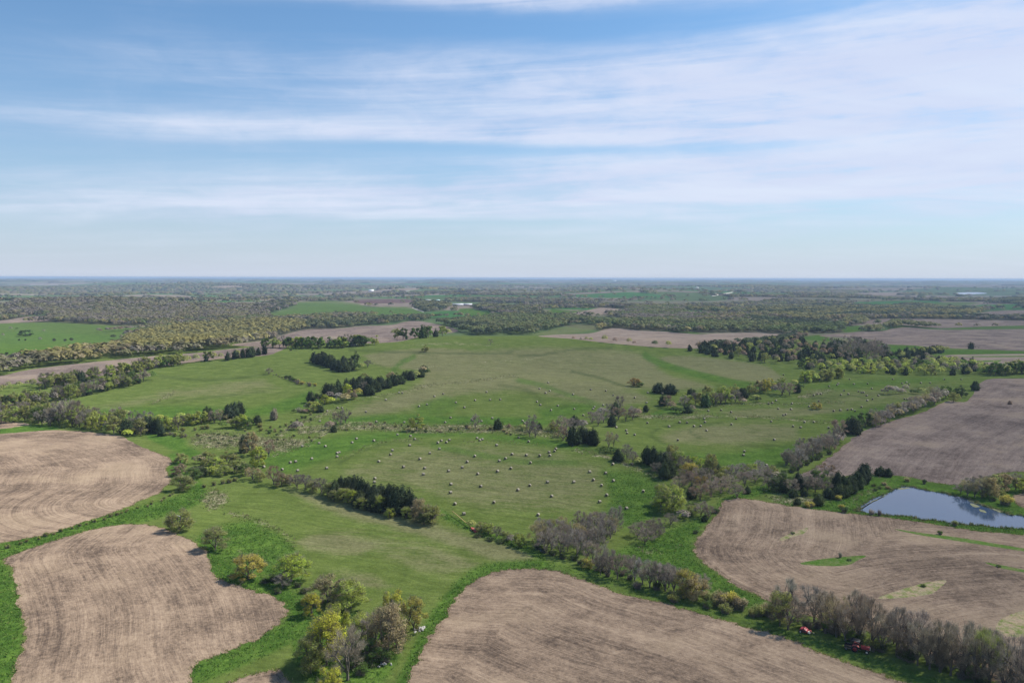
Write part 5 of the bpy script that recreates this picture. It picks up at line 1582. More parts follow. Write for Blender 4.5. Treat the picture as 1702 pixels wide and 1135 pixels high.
trs = np.random.RandomState(21)
inview = (DEP > 50) & (PX > -60) & (PX < PW + 60) & (PY < PH + 60)
x, y = face_points(np.where(inview & (rad < 760), PAINT[:, BRUSH] ** 2, 0), 9000, 1)
cb = np.array([(0.32, 0.28, 0.165), (0.25, 0.225, 0.115), (0.14, 0.19, 0.06), (0.16, 0.18, 0.07)])[trs.randint(0, 4, 9000)]
tufts('dry_weeds', 'straw and green weeds standing on the rough ground of the creek', x, y, trs.uniform(.35, 1.1, 9000), cb, 5, 31)
x, y = face_points(np.where(inview & (rad < 380), np.maximum(PAINT[:, LUSH] - .3, 0), 0), 16000, 2)
cb = np.array([(0.075, 0.155, 0.028), (0.11, 0.20, 0.04), (0.15, 0.22, 0.05), (0.22, 0.25, 0.08)])[trs.choice(4, 16000, p=[.35, .35, .22, .08])]
tufts('tall_grass', 'rank green grass in the near waterways and verges', x, y, trs.uniform(.2, .6, 16000), cb, 4, 32)
ex, ey = [], []
for (nm, lk, lb, o_, g_), w in zip(PARCELS, parcel_world):
    if nm == 'crop_field' and max(p[1] for p in o_) > 700:
        nx, ny = np.roll(w[:, 0], -1), np.roll(w[:, 1], -1)
        L_e = np.hypot(nx - w[:, 0], ny - w[:, 1])
        for k in range(len(w)):
            if math.hypot(w[k, 0], w[k, 1]) < 480:
                for _ in range(int(L_e[k] * 2.2) + 1):
                    u = trs.rand()
                    ex.append(w[k, 0] + (nx[k] - w[k, 0]) * u + trs.randn() * .35)
                    ey.append(w[k, 1] + (ny[k] - w[k, 1]) * u + trs.randn() * .35)
ex, ey = np.array(ex), np.array(ey)
_, _, dpe = project(ex, ey, H(ex, ey))
ex, ey = ex[dpe > 100], ey[dpe > 100]
ce = np.array([(0.36, 0.29, 0.16), (0.28, 0.24, 0.11), (0.15, 0.18, 0.05)])[trs.randint(0, 3, len(ex))]
tufts('field_edge_grass', 'straw coloured grass fringe along the edges of the bare fields', ex, ey, trs.uniform(.2, .55, len(ex)), ce, 3, 33)

pw_ = next(w for (nm, *_), w in zip(PARCELS, parcel_world) if nm == 'pond')
kx = trs.randint(0, len(pw_), 1500)
ux = trs.rand(1500)[:, None]
pp_ = pw_[kx, :2] * (1 - ux) + pw_[(kx + 1) % len(pw_), :2] * ux
ctr = pw_[:, :2].mean(0)
out_ = pp_ - ctr
out_ /= np.linalg.norm(out_, axis=1)[:, None]
pp_ = pp_ + out_ * trs.gamma(1.2, .6, 1500)[:, None] - out_ * .25
cr_ = np.array([(0.22, 0.20, 0.09), (0.10, 0.16, 0.04), (0.06, 0.11, 0.03), (0.30, 0.26, 0.15)])[trs.randint(0, 4, 1500)]
tufts('reeds', 'reeds and rank grass fringing the pond', pp_[:, 0], pp_[:, 1], trs.uniform(.3, 1.1, 1500), cr_, 5, 35)

# ------------------------------------------------------------------ far woods: one mass per belt of distance
NO_WOOD = [c for (nm, lk, lb, o_, g_), c in zip(PARCELS, parcel_px)]
NO_WOOD += [np.array(p, float) for p in [
    [(-80, 537), (0, 537), (90, 535), (200, 541), (250, 540), (240, 548), (205, 562), (150, 575), (100, 583), (0, 600), (-80, 606)],
    [(760, 513), (785, 512), (826, 523), (815, 527), (795, 526), (765, 519)],
    [(908, 518), (918, 513), (950, 517), (985, 516), (970, 520), (915, 523)],
    [(1402, 543), (1444, 541), (1440, 549), (1416, 553), (1402, 553)],
    [(1472, 573), (1518, 575), (1578, 581), (1702, 584), (1800, 585), (1800, 588), (1590, 589), (1500, 592), (1474, 596)],
    [(490, 502), (560, 500), (600, 505), (620, 520), (560, 524), (450, 532), (445, 523), (490, 512)],
    [(600, 512), (680, 510), (705, 520), (690, 526), (620, 522)],
    [(1536, 507), (1570, 502), (1630, 503), (1600, 509), (1560, 510)],
    [(881, 557), (940, 542), (960, 539), (996, 541), (1000, 547), (930, 557)],
    [(700, 497), (740, 495), (745, 503), (700, 504)], [(745, 504), (790, 503), (792, 510), (748, 511)],
    [(600, 480), (630, 478), (630, 488), (600, 488)],
]]
olv, yel, gry, drk, brn, grn = (0.190, 0.190, 0.088), (0.270, 0.240, 0.090), (0.215, 0.185, 0.150), (0.070, 0.088, 0.050), (0.235, 0.190, 0.118), (0.135, 0.175, 0.068)
WOOD = [  # outline, palette, tree height
    ([(-60, 628), (0, 625), (51, 613), (143, 602), (243, 592), (332, 585), (400, 577), (447, 564), (440, 560), (380, 566), (300, 574), (220, 580), (140, 588), (60, 598), (-60, 612)], [olv, gry, olv, brn, yel], 13),
    ([(190, 586), (215, 566), (250, 552), (310, 545), (400, 538), (480, 536), (506, 540), (506, 548), (462, 557), (430, 566), (330, 580), (240, 590)], [yel, yel, olv, yel], 13),
    ([(-60, 520), (60, 500), (180, 498), (300, 506), (420, 510), (446, 522), (440, 530), (330, 533), (240, 538), (150, 538), (90, 532), (80, 524), (40, 524), (-60, 530)], [gry, olv, brn, olv, gry], 13),
    ([(505, 548), (510, 538), (600, 534), (700, 528), (712, 532), (640, 538), (560, 545)], [olv, drk, olv, drk], 13),
    ([(480, 512), (500, 502), (488, 500), (440, 506), (420, 510), (450, 520)], [olv, drk, gry], 12),
    ([(685, 507), (700, 503), (745, 506), (750, 509), (735, 516), (705, 518), (690, 512)], [drk, drk, olv], 13),
    ([(700, 541), (760, 536), (830, 528), (900, 526), (960, 530), (1000, 536), (1060, 536), (1140, 540), (1200, 538), (1260, 540), (1330, 546), (1350, 552), (1320, 556), (1255, 552), (1190, 553), (1110, 549), (1015, 545), (960, 537), (930, 545), (880, 556), (790, 558), (755, 549)], [grn, olv, grn, olv, drk], 14),
    ([(785, 512), (800, 506), (880, 516), (905, 522), (880, 524), (826, 523)], [gry, drk, olv], 12),
    ([(1230, 528), (1260, 532), (1330, 537), (1402, 543), (1404, 553), (1360, 555), (1330, 548), (1260, 540)], [drk, grn, drk], 12),
    ([(1402, 534), (1440, 530), (1440, 538), (1402, 541)], [drk, olv], 12),
    ([(1470, 546), (1485, 533), (1560, 538), (1560, 546), (1525, 545)], [grn, olv], 13),
    ([(1416, 553), (1440, 549), (1465, 546), (1467, 550), (1425, 553)], [drk, olv], 11),
    ([(1430, 529), (1500, 524), (1600, 526), (1702, 528), (1800, 530), (1800, 534), (1702, 532), (1543, 529)], [olv, gry, drk], 12),
    ([(1240, 515), (1340, 508), (1450, 510), (1500, 512), (1600, 514), (1640, 517), (1600, 526), (1500, 524), (1420, 528), (1340, 534), (1290, 527)], [olv, yel, olv, drk], 12),
    ([(1000, 520), (1050, 514), (1130, 512), (1140, 522), (1200, 532), (1140, 538), (1040, 534)], [olv, grn, gry], 12),
    ([(1460, 511), (1520, 506), (1560, 511), (1640, 514), (1702, 512), (1702, 506), (1640, 504), (1700, 490), (1800, 490), (1800, 514)], [drk, drk, olv], 12),
    ([(1140, 560), (1180, 573), (1290, 564), (1320, 556), (1330, 560), (1290, 572), (1180, 578), (1140, 582)], [drk, drk], 8),
]
wood_poly = [np.array(p, float) for p, _, _ in WOOD]
frs = np.random.RandomState(77)


def gather(r0, r1, spacing, p_field):
    """points where woodland stands between two distances from the camera"""
    n = int(0.5 * R(84) * (r1 * r1 - r0 * r0) / spacing ** 2)
    n = min(n, 400000)
    th_ = frs.uniform(R(-42), R(42), n)
    r = np.sqrt(frs.uniform(r0 * r0, r1 * r1, n))
    x, y = r * np.sin(th_), r * np.cos(th_)
    z = H(x, y)
    qx, qy, _ = project(x, y, z)
    ids_, ed = far_cells(x, y)
    wood = (ids_ < 0.30) & (frs.rand(n) < .9)
    wood |= (ed < 8) & (frs.rand(n) < .6)
    wood |= frs.rand(n) < p_field
    wood &= r > 1400
    palette = np.full(n, -1)
    block = np.zeros(n, bool)
    for pp in NO_WOOD:
        block |= in_poly(qx, qy, pp)
    wood &= ~block
    ht = np.full(n, 12.0)
    for i, wp in enumerate(wood_poly):
        s = in_poly(qx, qy, wp) & ~block
        wood |= s
        palette[s] = i
        ht[s] = WOOD[i][2]
    k = np.where(wood)[0]
    return x[k], y[k], z[k], palette[k], ht[k], ids_[k]


def wood_colors(pi, ids_, x, y):
    """canopy colour drifts through a wood in patches a hundred metres and more across"""
    n = len(pi)
    f = np.zeros(n)
    for lx, ly, p_, a in ((210, 160, .3, 1.0), (-330, 270, 1.7, 1.0), (95, -120, 2.9, .6), (700, 900, 4.1, 1.0)):
        f += a * np.sin(6.283 * (x / lx + y / ly) + p_ + 1.3 * np.sin(x / 240 - y / 310))
    f = np.clip(f / 3.6 * .9 + .5 + frs.randn(n) * .13, 0, .999)
    base_p = np.array([gry, olv, grn, olv, yel, brn, gry, drk])
    pos = ((f + ids_ * 3.0) % 1.0) * len(base_p)
    i0 = pos.astype(int) % len(base_p)
    u = (pos - np.floor(pos))[:, None]
    c = base_p[i0] * (1 - u) + base_p[(i0 + 1) % len(base_p)] * u
    for i in range(len(WOOD)):
        s = np.where(pi == i)[0]
        if len(s):
            P_ = np.array(WOOD[i][1])
            q = f[s] * (len(P_) - 1e-3)
            a = q.astype(int)
            b = np.minimum(a + 1, len(P_) - 1)
            c[s] = P_[a] * (1 - (q - a))[:, None] + P_[b] * (q - a)[:, None]
    return c * frs.uniform(.88, 1.12, (n, 1))


def far_mass(name, label, x, y, z, wdt, hgt, colr, nt, tri_rel):
    """loose crowns of nt leaf-clump faces each, all in one mesh"""
    n = len(x)
    d = rand_dirs(frs, n * nt)
    d[:, 2] = np.abs(d[:, 2]) * 1.0 - .15
    rr_ = frs.uniform(.55, 1.0, n * nt) ** .5
    W_, H_ = np.repeat(wdt, nt), np.repeat(hgt, nt)
    p = np.stack([np.repeat(x, nt) + d[:, 0] * W_ / 2 * rr_, np.repeat(y, nt) + d[:, 1] * W_ / 2 * rr_, np.repeat(z, nt) + H_ * (.52 + .48 * d[:, 2] * rr_)], -1)
    v, f = leaf_tris(frs, p, W_ * tri_rel, .7, d * .8, .38)
    o = mesh_obj(name, v, f, FARLEAF_M)
    a = o.data.attributes.new('tint', 'FLOAT_COLOR', 'FACE')
    c = np.repeat(colr, nt, 0) * frs.uniform(.85, 1.15, (n * nt, 1))
    a.data.foreach_set('color', np.concatenate([c, np.ones((n * nt, 1))], 1).astype(np.float32).ravel())
    tag(o, label, 'woods', None, 'stuff')
    print(name, n, 'crowns', len(f), 'tris')
    return o


def far_domes(name, label, x, y, z, wdt, hgt, colr):
    """canopy swells far off: low six-sided domes with a ragged top"""
    n = len(x)
    q = 6
    a = np.arange(q) * 2 * math.pi / q
    jr = frs.uniform(.7, 1.3, (n, q))
    vx = x[:, None] + np.cos(a) * wdt[:, None] / 2 * jr
    vy = y[:, None] + np.sin(a) * wdt[:, None] / 2 * jr
    bz = np.broadcast_to(z[:, None] - 2.0, (n, q))
    tz = z[:, None] + hgt[:, None] * frs.uniform(.45, 1.0, (n, q))
    lowr = np.stack([vx, vy, bz], -1)
    top = np.stack([x[:, None] + (vx - x[:, None]) * .72, y[:, None] + (vy - y[:, None]) * .72, tz], -1)
    apex = np.stack([x, y, z + hgt], -1)[:, None]
    V = np.concatenate([lowr, top, apex], 1)
    fs = []
    for j in range(q):
        k = (j + 1) % q
        fs += [(j, k, q + k), (j, q + k, q + j), (q + j, q + k, 2 * q)]
    F = np.array(fs)[None] + (np.arange(n) * (2 * q + 1))[:, None, None]
    o = mesh_obj(name, V.reshape(-1, 3), F.reshape(-1, 3), FARLEAF_M)
    at = o.data.attributes.new('tint', 'FLOAT_COLOR', 'FACE')
    m_ = len(fs)
    c = np.repeat(colr, m_, 0) * frs.uniform(.9, 1.1, (n * m_, 1))
    at.data.foreach_set('color', np.concatenate([c, np.ones((n * m_, 1))], 1).astype(np.float32).ravel())
    tag(o, label, 'woods', None, 'stuff')
    print(name, n, 'domes', n * m_, 'tris')
    return o


if extra_far:
    ef = extra_far
    far_mass('undergrowth', 'mixed smaller trees and bushes filling out the middle distance belts', np.array([e_[0] for e_ in ef]), np.array([e_[1] for e_ in ef]),
             H(np.array([e_[0] for e_ in ef]), np.array([e_[1] for e_ in ef])), np.array([e_[3] for e_ in ef]), np.array([e_[2] for e_ in ef]), np.array([e_[4] for e_ in ef]), 150, .10)
x, y, z, pi, ht, idc = gather(700, 2300, 9.2, 0.004)
far_mass('woods', 'olive and grey spring woods beyond the hay land', x, y, z, frs.uniform(10, 16, len(x)), ht * frs.uniform(.75, 1.2, len(x)), wood_colors(pi, idc, x, y), 34, .20)
x, y, z, pi, ht, idc = gather(2300, 5000, 15, 0.003)
far_mass('distant_woods', 'belts of distant woods in the middle of the far country', x, y, z, frs.uniform(16, 28, len(x)), ht * frs.uniform(.75, 1.25, len(x)), wood_colors(pi, idc, x, y) * .88, 24, .23)
x, y, z, pi, ht, idc = gather(5000, 11000, 34, 0.01)
far_domes('farther_woods', 'dark bands of woods far out across the country', x, y, z, frs.uniform(28, 60, len(x)), ht * frs.uniform(.7, 1.2, len(x)), wood_colors(pi, idc, x, y) * .72)
x, y, z, pi, ht, idc = gather(11000, 40000, 150, 0.05)
far_domes('horizon_woods', 'thin line of woods along the horizon', x, y, z, frs.uniform(100, 260, len(x)), ht * frs.uniform(.8, 1.6, len(x)), wood_colors(pi, idc, x, y) * .65)

# ------------------------------------------------------------------ hay bales
def bale_mesh(seed):
    rs = np.random.RandomState(seed)
    q = 18
    rad_, ln = 0.80, 1.5
    prof = [(-.5, .86), (-.47, .95), (-.4, 1.0), (-.14, 1.015), (.14, 1.015), (.4, 1.0), (.47, .95), (.5, .86)]
    vs, fs = [], []
    for k, (u, f) in enumerate(prof):
        for j in range(q):
            a = 6.2832 * j / q
            rr_ = rad_ * f * (1 + rs.uniform(-.018, .018))
            zz = math.sin(a) * rr_
            zz = max(zz, -rad_ * .90)                               # settled flat where it rests
            vs.append((u * ln + rs.uniform(-.012, .012), math.cos(a) * rr_, zz + rad_ * .90))
    for k in range(len(prof) - 1):
        for j in range(q):
            b, c = k * q + j, k * q + (j + 1) % q
            fs.append((b, b + q, c + q, c))
    nside, nend = len(fs), 0
    for k, rev in ((0, False), (len(prof) - 1, True)):              # rolled end faces: a raised core inside a shallow ring
        base_ = k * q
        u = prof[k][0] * ln
        sgn = -1 if k == 0 else 1
        inner = len(vs)
        for j in range(q):
            a = 6.2832 * j / q
            vs.append((u - sgn * .03, math.cos(a) * rad_ * .5, math.sin(a) * rad_ * .5 + rad_ * .9))
        vs.append((u + sgn * .02, 0, rad_ * .9))
        for j in range(q):
            j2 = (j + 1) % q
            f = (base_ + j, base_ + j2, inner + j2, inner + j)
            nend += 2
            g_ = (inner + j, inner + j2, len(vs) - 1)
            fs.append(f if not rev else f[::-1])
            fs.append(g_ if not rev else g_[::-1])
    me = mesh_obj('hay_bale', vs, fs, [BALE, BALE_END], link=False, fmat=[0] * nside + [1] * nend)
    me.polygons.foreach_set('use_smooth', [len(p.vertices) == 4 and abs(p.normal.x) < .6 for p in me.polygons])
    return me


def bale_material(name, dark, light):
    m, t, out = new_mat(name)
    tc = t.n('ShaderNodeTexCoord')
    oi = t.n('ShaderNodeObjectInfo')
    n1 = t.noise(t.vmul(tc.outputs['Object'], (9.0, 2.0, 2.0)), 1.0, 4.0)
    c = t.mix(n1, dark, light)
    k = t.m('MULTIPLY_ADD', oi.outputs['Random'], 0.35, 0.85)
    c = t.n('ShaderNodeVectorMath', {0: c, 'Scale': k}, operation='SCALE').outputs[0]
    bmp = t.n('ShaderNodeBump', {'Height': n1, 'Strength': 0.5, 'Distance': 0.05})
    b = t.n('ShaderNodeBsdfDiffuse', {'Color': c, 'Normal': bmp.outputs[0]})
    t.link(b.outputs[0], out.inputs[0])
    return m


BALE = bale_material('weathered_hay', (0.165, 0.142, 0.105), (0.41, 0.37, 0.30))
BALE_END = bale_material('shade_toned_hay_end', (0.085, 0.070, 0.045), (0.20, 0.17, 0.115))  # brown-grey end faces, coloured darker to carry the bale's shaded side
BALES_ME = [bale_mesh(s) for s in range(4)]
Z2 = [(865, 838), (945, 875), (1030, 828), (1052, 830), (1160, 917), (1212, 905), (1260, 852), (1318, 836), (1400, 892), (1455, 925), (1525, 878), (1600, 824), (1623, 875), (630, 928), (660, 928), (563, 948), (515, 1014), (815, 953), (692, 990), (882, 1017), (1065, 1022), (1330, 1022), (1365, 992), (1505, 1008), (1567, 1015), (1637, 995), (1020, 1102), (1105, 1112)]
Z3 = [(435, 763), (378, 802), (445, 816), (418, 830), (712, 808), (810, 816), (597, 840), (858, 845), (998, 861), (1082, 828), (1075, 893), (1178, 835), (1220, 858), (36, 823), (57, 875), (123, 873), (362, 888), (384, 908), (497, 913), (453, 943), (604, 935), (735, 922), (727, 935), (793, 910), (770, 948), (663, 976), (70, 996), (268, 1013), (280, 1028), (878, 1055), (943, 1075), (948, 1093), (997, 1103), (1080, 1025), (1222, 1050), (1290, 1022), (1338, 1024), (1450, 998), (1455, 1020), (1383, 1047), (1427, 1045), (1465, 1075), (1477, 947), (1560, 942), (1625, 955), (1627, 1035), (1657, 998)]
Z4 = [(118, 712), (112, 732), (118, 975), (133, 970), (38, 1016), (180, 1048), (230, 1055), (255, 1020), (315, 1020), (458, 1015), (445, 948), (488, 943), (535, 940), (562, 938), (583, 948), (625, 922), (663, 880), (698, 870), (905, 870), (923, 872), (660, 848), (735, 848), (640, 827), (625, 827), (606, 820), (693, 802), (665, 770), (575, 772), (548, 741), (830, 741), (890, 768), (918, 762), (935, 775), (1012, 765), (1072, 765), (1165, 742), (1275, 742), (467, 778), (475, 768), (415, 787), (512, 815), (540, 838), (492, 842), (315, 845), (340, 838), (360, 836), (173, 900), (285, 918), (348, 884), (168, 937), (84, 933), (70, 880), (45, 895), (22, 900), (412, 1058)]
Z6 = [(100, 197), (180, 208), (247, 213), (215, 178), (238, 174), (308, 161), (373, 202), (418, 137), (427, 134), (418, 152), (267, 107), (340, 94), (367, 107), (483, 91), (502, 74), (577, 83), (599, 173), (650, 143), (658, 125), (706, 197), (733, 103), (737, 62), (755, 76), (777, 162), (798, 202), (792, 229), (820, 137), (862, 118), (855, 92), (870, 83), (892, 90), (905, 80), (902, 214), (912, 272), (910, 308), (929, 358), (968, 401), (961, 199), (982, 175), (1015, 150), (1025, 72), (1037, 81), (1048, 77), (1028, 227), (1041, 281), (1098, 351), (1110, 102), (582, 247), (580, 263), (680, 55)]
Z7 = [(69, 102), (70, 216), (78, 170), (105, 160), (133, 142), (128, 203), (162, 69), (205, 87), (195, 146), (213, 179), (253, 148), (294, 133), (297, 147), (317, 128), (323, 119), (159, 297), (210, 277), (287, 263), (305, 324), (246, 405), (401, 262), (470, 218), (486, 253), (521, 277), (539, 223), (572, 257), (570, 185), (652, 185), (543, 320), (513, 348), (702, 303), (629, 377), (783, 245), (748, 360), (852, 80), (976, 38), (5, 78)]
Z8 = [(227, 78), (97, 130), (93, 145), (284, 165), (192, 190)]
raw = [(400 + x / 3.914, 440 + y / 3.914) for x, y in Z2] + [(800 + x / 3.914, 440 + y / 3.914) for x, y in Z3] + [(1272 + x / 3.914, 440 + y / 3.914) for x, y in Z4]
raw += [(400 + x / 2.609, 700 + y / 2.609) for x, y in Z6] + [(800 + x / 2.609, 700 + y / 2.609) for x, y in Z7] + [(1200 + x / 2.61, 700 + y / 2.61) for x, y in Z8]
# pairs that really lie close together in the photograph are kept, double readings of one bale are not
bales = []
for p in raw:
    if all(abs(p[0] - q[0]) > 3.1 or abs(p[1] - q[1]) > 2.4 for q in bales):
        bales.append(p)
bw = unproject([p[0] for p in bales], [p[1] + 2.0 for p in bales])
brng = random.Random(9)
OWN = {(771, 853.5): 'round hay bale lying beside the tip of the long auger', (894, 855): 'round hay bale just left of the near corner thicket',
       (1041, 844.5): 'round hay bale just right of the tall tree of the near corner thicket', (1087, 838): 'round hay bale half hidden by the lime green tree at the field end'}
for k, ((px, py), w) in enumerate(zip(bales, bw)):
    o = bpy.data.objects.new('hay_bale', BALES_ME[k % 4])
    COL.objects.link(o)
    o.location = (w[0], w[1], w[2] - .02)
    o.rotation_euler = (0, 0, 0.85 + brng.uniform(-.55, .55))  # turned so the darkened end shows as the shaded side
    s = brng.uniform(0.76, 0.85) * (1.0 if py > 720 else 1.03)
    o.scale = (s, s, s)
    own = next((l for (ax, ay), l in OWN.items() if abs(px - ax) < 5 and abs(py - ay) < 4), None)
    if own:
        tag(o, own, 'hay bale', 'bales on the lower hay field')
    else:
        if py > 722 and px < 560:
            pl_, gr_ = 'on the left wing of the lower hay field', 'bales on the left wing of the lower hay field'
        elif py > 722 and px < 1130:
            zn = 'far' if py < 745 else ('middle' if py < 790 else 'near')
            pl_, gr_ = f'on the {zn} part of the lower hay field', 'bales on the lower hay field'
        elif px > 1120 and py > 673:
            zn = 'left' if px < 1240 else 'right'
            pl_, gr_ = f'on the {zn} half of the near right hay field', 'bales on the near part of the right hay field'
        elif px > 1240:
            zn = 'top' if py < 640 else ('upper' if py < 652 else 'lower')
            pl_, gr_ = f'on the {zn} rows of the far right hay field', 'bales on the far part of the right hay field'
        elif px > 1000 and py > 690:
            pl_, gr_ = 'on the green slope right of the middle creek thickets', 'bales right of the middle creek thickets'
        else:
            zn = 'upper' if py < 655 else ('middle' if py < 680 else 'lower')
            pl_, gr_ = f'on the {zn} slope of the hay hill', 'bales on the hay hill'
        tag(o, 'round hay bale ' + pl_, 'hay bale', gr_)
print('BALES', len(bales))


# ------------------------------------------------------------------ machinery and small things
class MB:
    def __init__(self):
        self.v, self.f = [], []

    def box(self, c, s, rz=0.0, ry=0.0, taper=1.0):
        b = len(self.v)
        m = Matrix.Rotation(rz, 3, 'Z') @ Matrix.Rotation(ry, 3, 'Y')
        for sz in (-1, 1):
            k = taper if sz > 0 else 1.0
            for sx, sy in ((-1, -1), (1, -1), (1, 1), (-1, 1)):
                p = m @ Vector((sx * s[0] / 2 * k, sy * s[1] / 2 * k, sz * s[2] / 2))
                self.v.append((p.x + c[0], p.y + c[1], p.z + c[2]))
        for q in ((0, 3, 2, 1), (4, 5, 6, 7), (0, 1, 5, 4), (1, 2, 6, 5), (2, 3, 7, 6), (3, 0, 4, 7)):
            self.f.append(tuple(b + i for i in q))
        return self

    def tube(self, p0, p1, r0, r1=None, n=10, caps=True):
        r1 = r0 if r1 is None else r1
        v, f = tubes([(p0, p1, r0, r1)], n)
        b = len(self.v)
        self.v += [tuple(q) for q in v]
        self.f += [tuple(b + i for i in q) for q in f]
        if caps:
            self.f.append(tuple(b + i for i in range(n))[::-1])
            self.f.append(tuple(b + n + i for i in range(n)))
        return self

    def prism(self, prof, y0, y1):
        """outline in x-z, extruded along y"""
        b = len(self.v)
        n = len(prof)
        self.v += [(p[0], y0, p[1]) for p in prof] + [(p[0], y1, p[1]) for p in prof]
        self.f.append(tuple(b + i for i in range(n)))
        self.f.append(tuple(b + n + i for i in range(n))[::-1])
        for i in range(n):
            j = (i + 1) % n
            self.f.append((b + i, b + n + i, b + n + j, b + j))
        return self

    def obj(self, name, mat, parent=None, bevel=0.0):
        o = mesh_obj(name, self.v, self.f, mat, parent)
        if bevel:
            md = o.modifiers.new('edge', 'BEVEL')
            md.width = bevel
            md.segments = 2
            md.limit_method = 'ANGLE'
        return o


def empty(name, px, py, rz, label, cat, group=None):
    p = unproject(px, py)[0]
    o = bpy.data.objects.new(name, None)
    o.location = p
    o.rotation_euler = (0, 0, rz)
    COL.objects.link(o)
    tag(o, label, cat, group)
    return o


RED = plain_mat('faded_red_paint', (0.33, 0.035, 0.045), 0.5, 0, .25, 2)
REDL = plain_mat('sunbleached_red_paint', (0.50, 0.12, 0.10), 0.55, 0, .25, 2)
RUBBER = plain_mat('black_rubber', (0.02, 0.02, 0.022), 0.85)
BLACK = plain_mat('black_steel', (0.025, 0.026, 0.028), 0.6)
PALE = plain_mat('pale_paint', (0.66, 0.60, 0.50), 0.5)
STEEL = plain_mat('dull_steel', (0.30, 0.30, 0.30), 0.45, .6)
AUGY = plain_mat('yellowed_tube_paint', (0.58, 0.40, 0.13), 0.45, 0, .15)
WHITE = plain_mat('white_paint', (0.78, 0.78, 0.76), 0.5, 0, .08)
ROOFG = plain_mat('grey_sheet_roof', (0.42, 0.43, 0.45), 0.5, 0, .1)
ROOFT = plain_mat('pale_teal_roof', (0.42, 0.60, 0.58), 0.5, 0, .1)
BEIGE = plain_mat('beige_siding', (0.52, 0.46, 0.36), 0.7, 0, .1)
GLASS = plain_mat('dark_window', (0.03, 0.035, 0.04), 0.15, 0, .05)
CONC = plain_mat('broken_concrete', (0.36, 0.34, 0.31), 0.9, 0, .25, 4)
BLUE = plain_mat('blue_plastic', (0.10, 0.20, 0.48), 0.4, 0, .15)
BROWNB = plain_mat('brown_boards', (0.20, 0.13, 0.09), 0.8)


def wheel(parent, x, y, r, wdt, rim_mat, name='wheel'):
    w = MB()
    seg = 18
    prof = [(-.5, .62), (-.5, .92), (-.36, 1.0), (.36, 1.0), (.5, .92), (.5, .62)]
    for a in range(seg):
        t = 6.2832 * a / seg
        for u, f in prof:
            w.v.append((math.cos(t) * r * f + x, u * wdt + y, math.sin(t) * r * f + r))
    n = len(prof)
    for a in range(seg):
        b = (a + 1) % seg
        for k in range(n - 1):
            w.f.append((a * n + k, b * n + k, b * n + k + 1, a * n + k + 1))
    o = w.obj(name, RUBBER, parent)
    h = MB().tube((x, y - wdt * .32, r), (x, y + wdt * .32, r), r * .63, None, 14)
    h.tube((x, y - wdt * .45, r), (x, y + wdt * .45, r), r * .18, None, 8)
    h.obj('rim', rim_mat, o)
    return o


# old tractor in the shade of the bottom right hedgerow; its nose points down to the right
tr = empty('tractor', 1427, 1082, -0.55, 'old red tractor with black canopy parked under the bottom right hedgerow', 'tractor')
MB().prism([(0.55, 0.95), (2.45, 0.95), (2.6, 1.1), (2.6, 1.55), (2.4, 1.68), (0.55, 1.78)], -.40, .40).obj('hood', RED, tr, .05)
MB().box((2.66, 0, 1.28), (.10, .66, .62)).obj('grille', PALE, tr, .02)
MB().box((0.1, 0, 0.95), (3.2, .5, .42)).obj('chassis', BLACK, tr, .04)
MB().prism([(-1.5, 1.25), (-1.25, 1.85), (-.5, 1.95), (.15, 1.6), (.2, 1.4), (-.5, 1.7), (-1.2, 1.6), (-1.35, 1.25)], .55, 1.12).obj('fender', REDL, tr, .03)
MB().prism([(-1.5, 1.25), (-1.25, 1.85), (-.5, 1.95), (.15, 1.6), (.2, 1.4), (-.5, 1.7), (-1.2, 1.6), (-1.35, 1.25)], -1.12, -.55).obj('fender', REDL, tr, .03)
for s in (-1, 1):
    wheel(tr, -.75, s * .98, .86, .52, RED)
    wheel(tr, 2.0, s * .72, .46, .28, PALE)
cp = MB().box((-.75, 0, 2.78), (2.1, 1.9, .12))
canopy = cp.obj('canopy', BLACK, tr, .04)
ps = MB()
for sx in (-1.6, .1):
    for sy in (-.8, .8):
        ps.tube((sx, sy, 1.2), (sx, sy, 2.74), .045, None, 6)
ps.obj('canopy_post', BLACK, tr)
MB().box((-.85, 0, 1.5), (.55, .6, .12)).box((-1.1, 0, 1.8), (.12, .6, .55)).obj('seat', BLACK, tr, .04)
st = MB().tube((.0, 0, 1.5), (-.35, 0, 1.92), .03, None, 6)
st.tube((-.33, 0, 1.90), (-.38, 0, 1.96), .2, .2, 12)
st.obj('steering_wheel', BLACK, tr)
MB().tube((1.5, .18, 1.7), (1.5, .18, 2.3), .05, .05, 8).obj('exhaust', STEEL, tr)
# wagon behind the tractor: a dark bulk in the photograph
wg = empty('farm_wagon', 1413, 1079, -0.55, 'dark low farm wagon standing behind the old red tractor', 'wagon')
MB().box((0, 0, .72), (2.6, 1.9, .14)).obj('bed', BROWNB, wg, .02)
for s in (-1, 1):
    MB().box((0, s * .92, 1.05), (2.6, .07, .5)).obj('side_board', BLACK, wg, .01)
    MB().box((s * 1.28, 0, 1.05), (.07, 1.76, .5)).obj('end_board', BLACK, wg, .01)
for sx in (-.85, .85):
    for sy in (-.82, .82):
        wheel(wg, sx, sy, .36, .2, STEEL)
MB().tube((1.3, 0, .55), (2.5, 0, .45), .05, None, 6).obj('tongue', STEEL, wg)
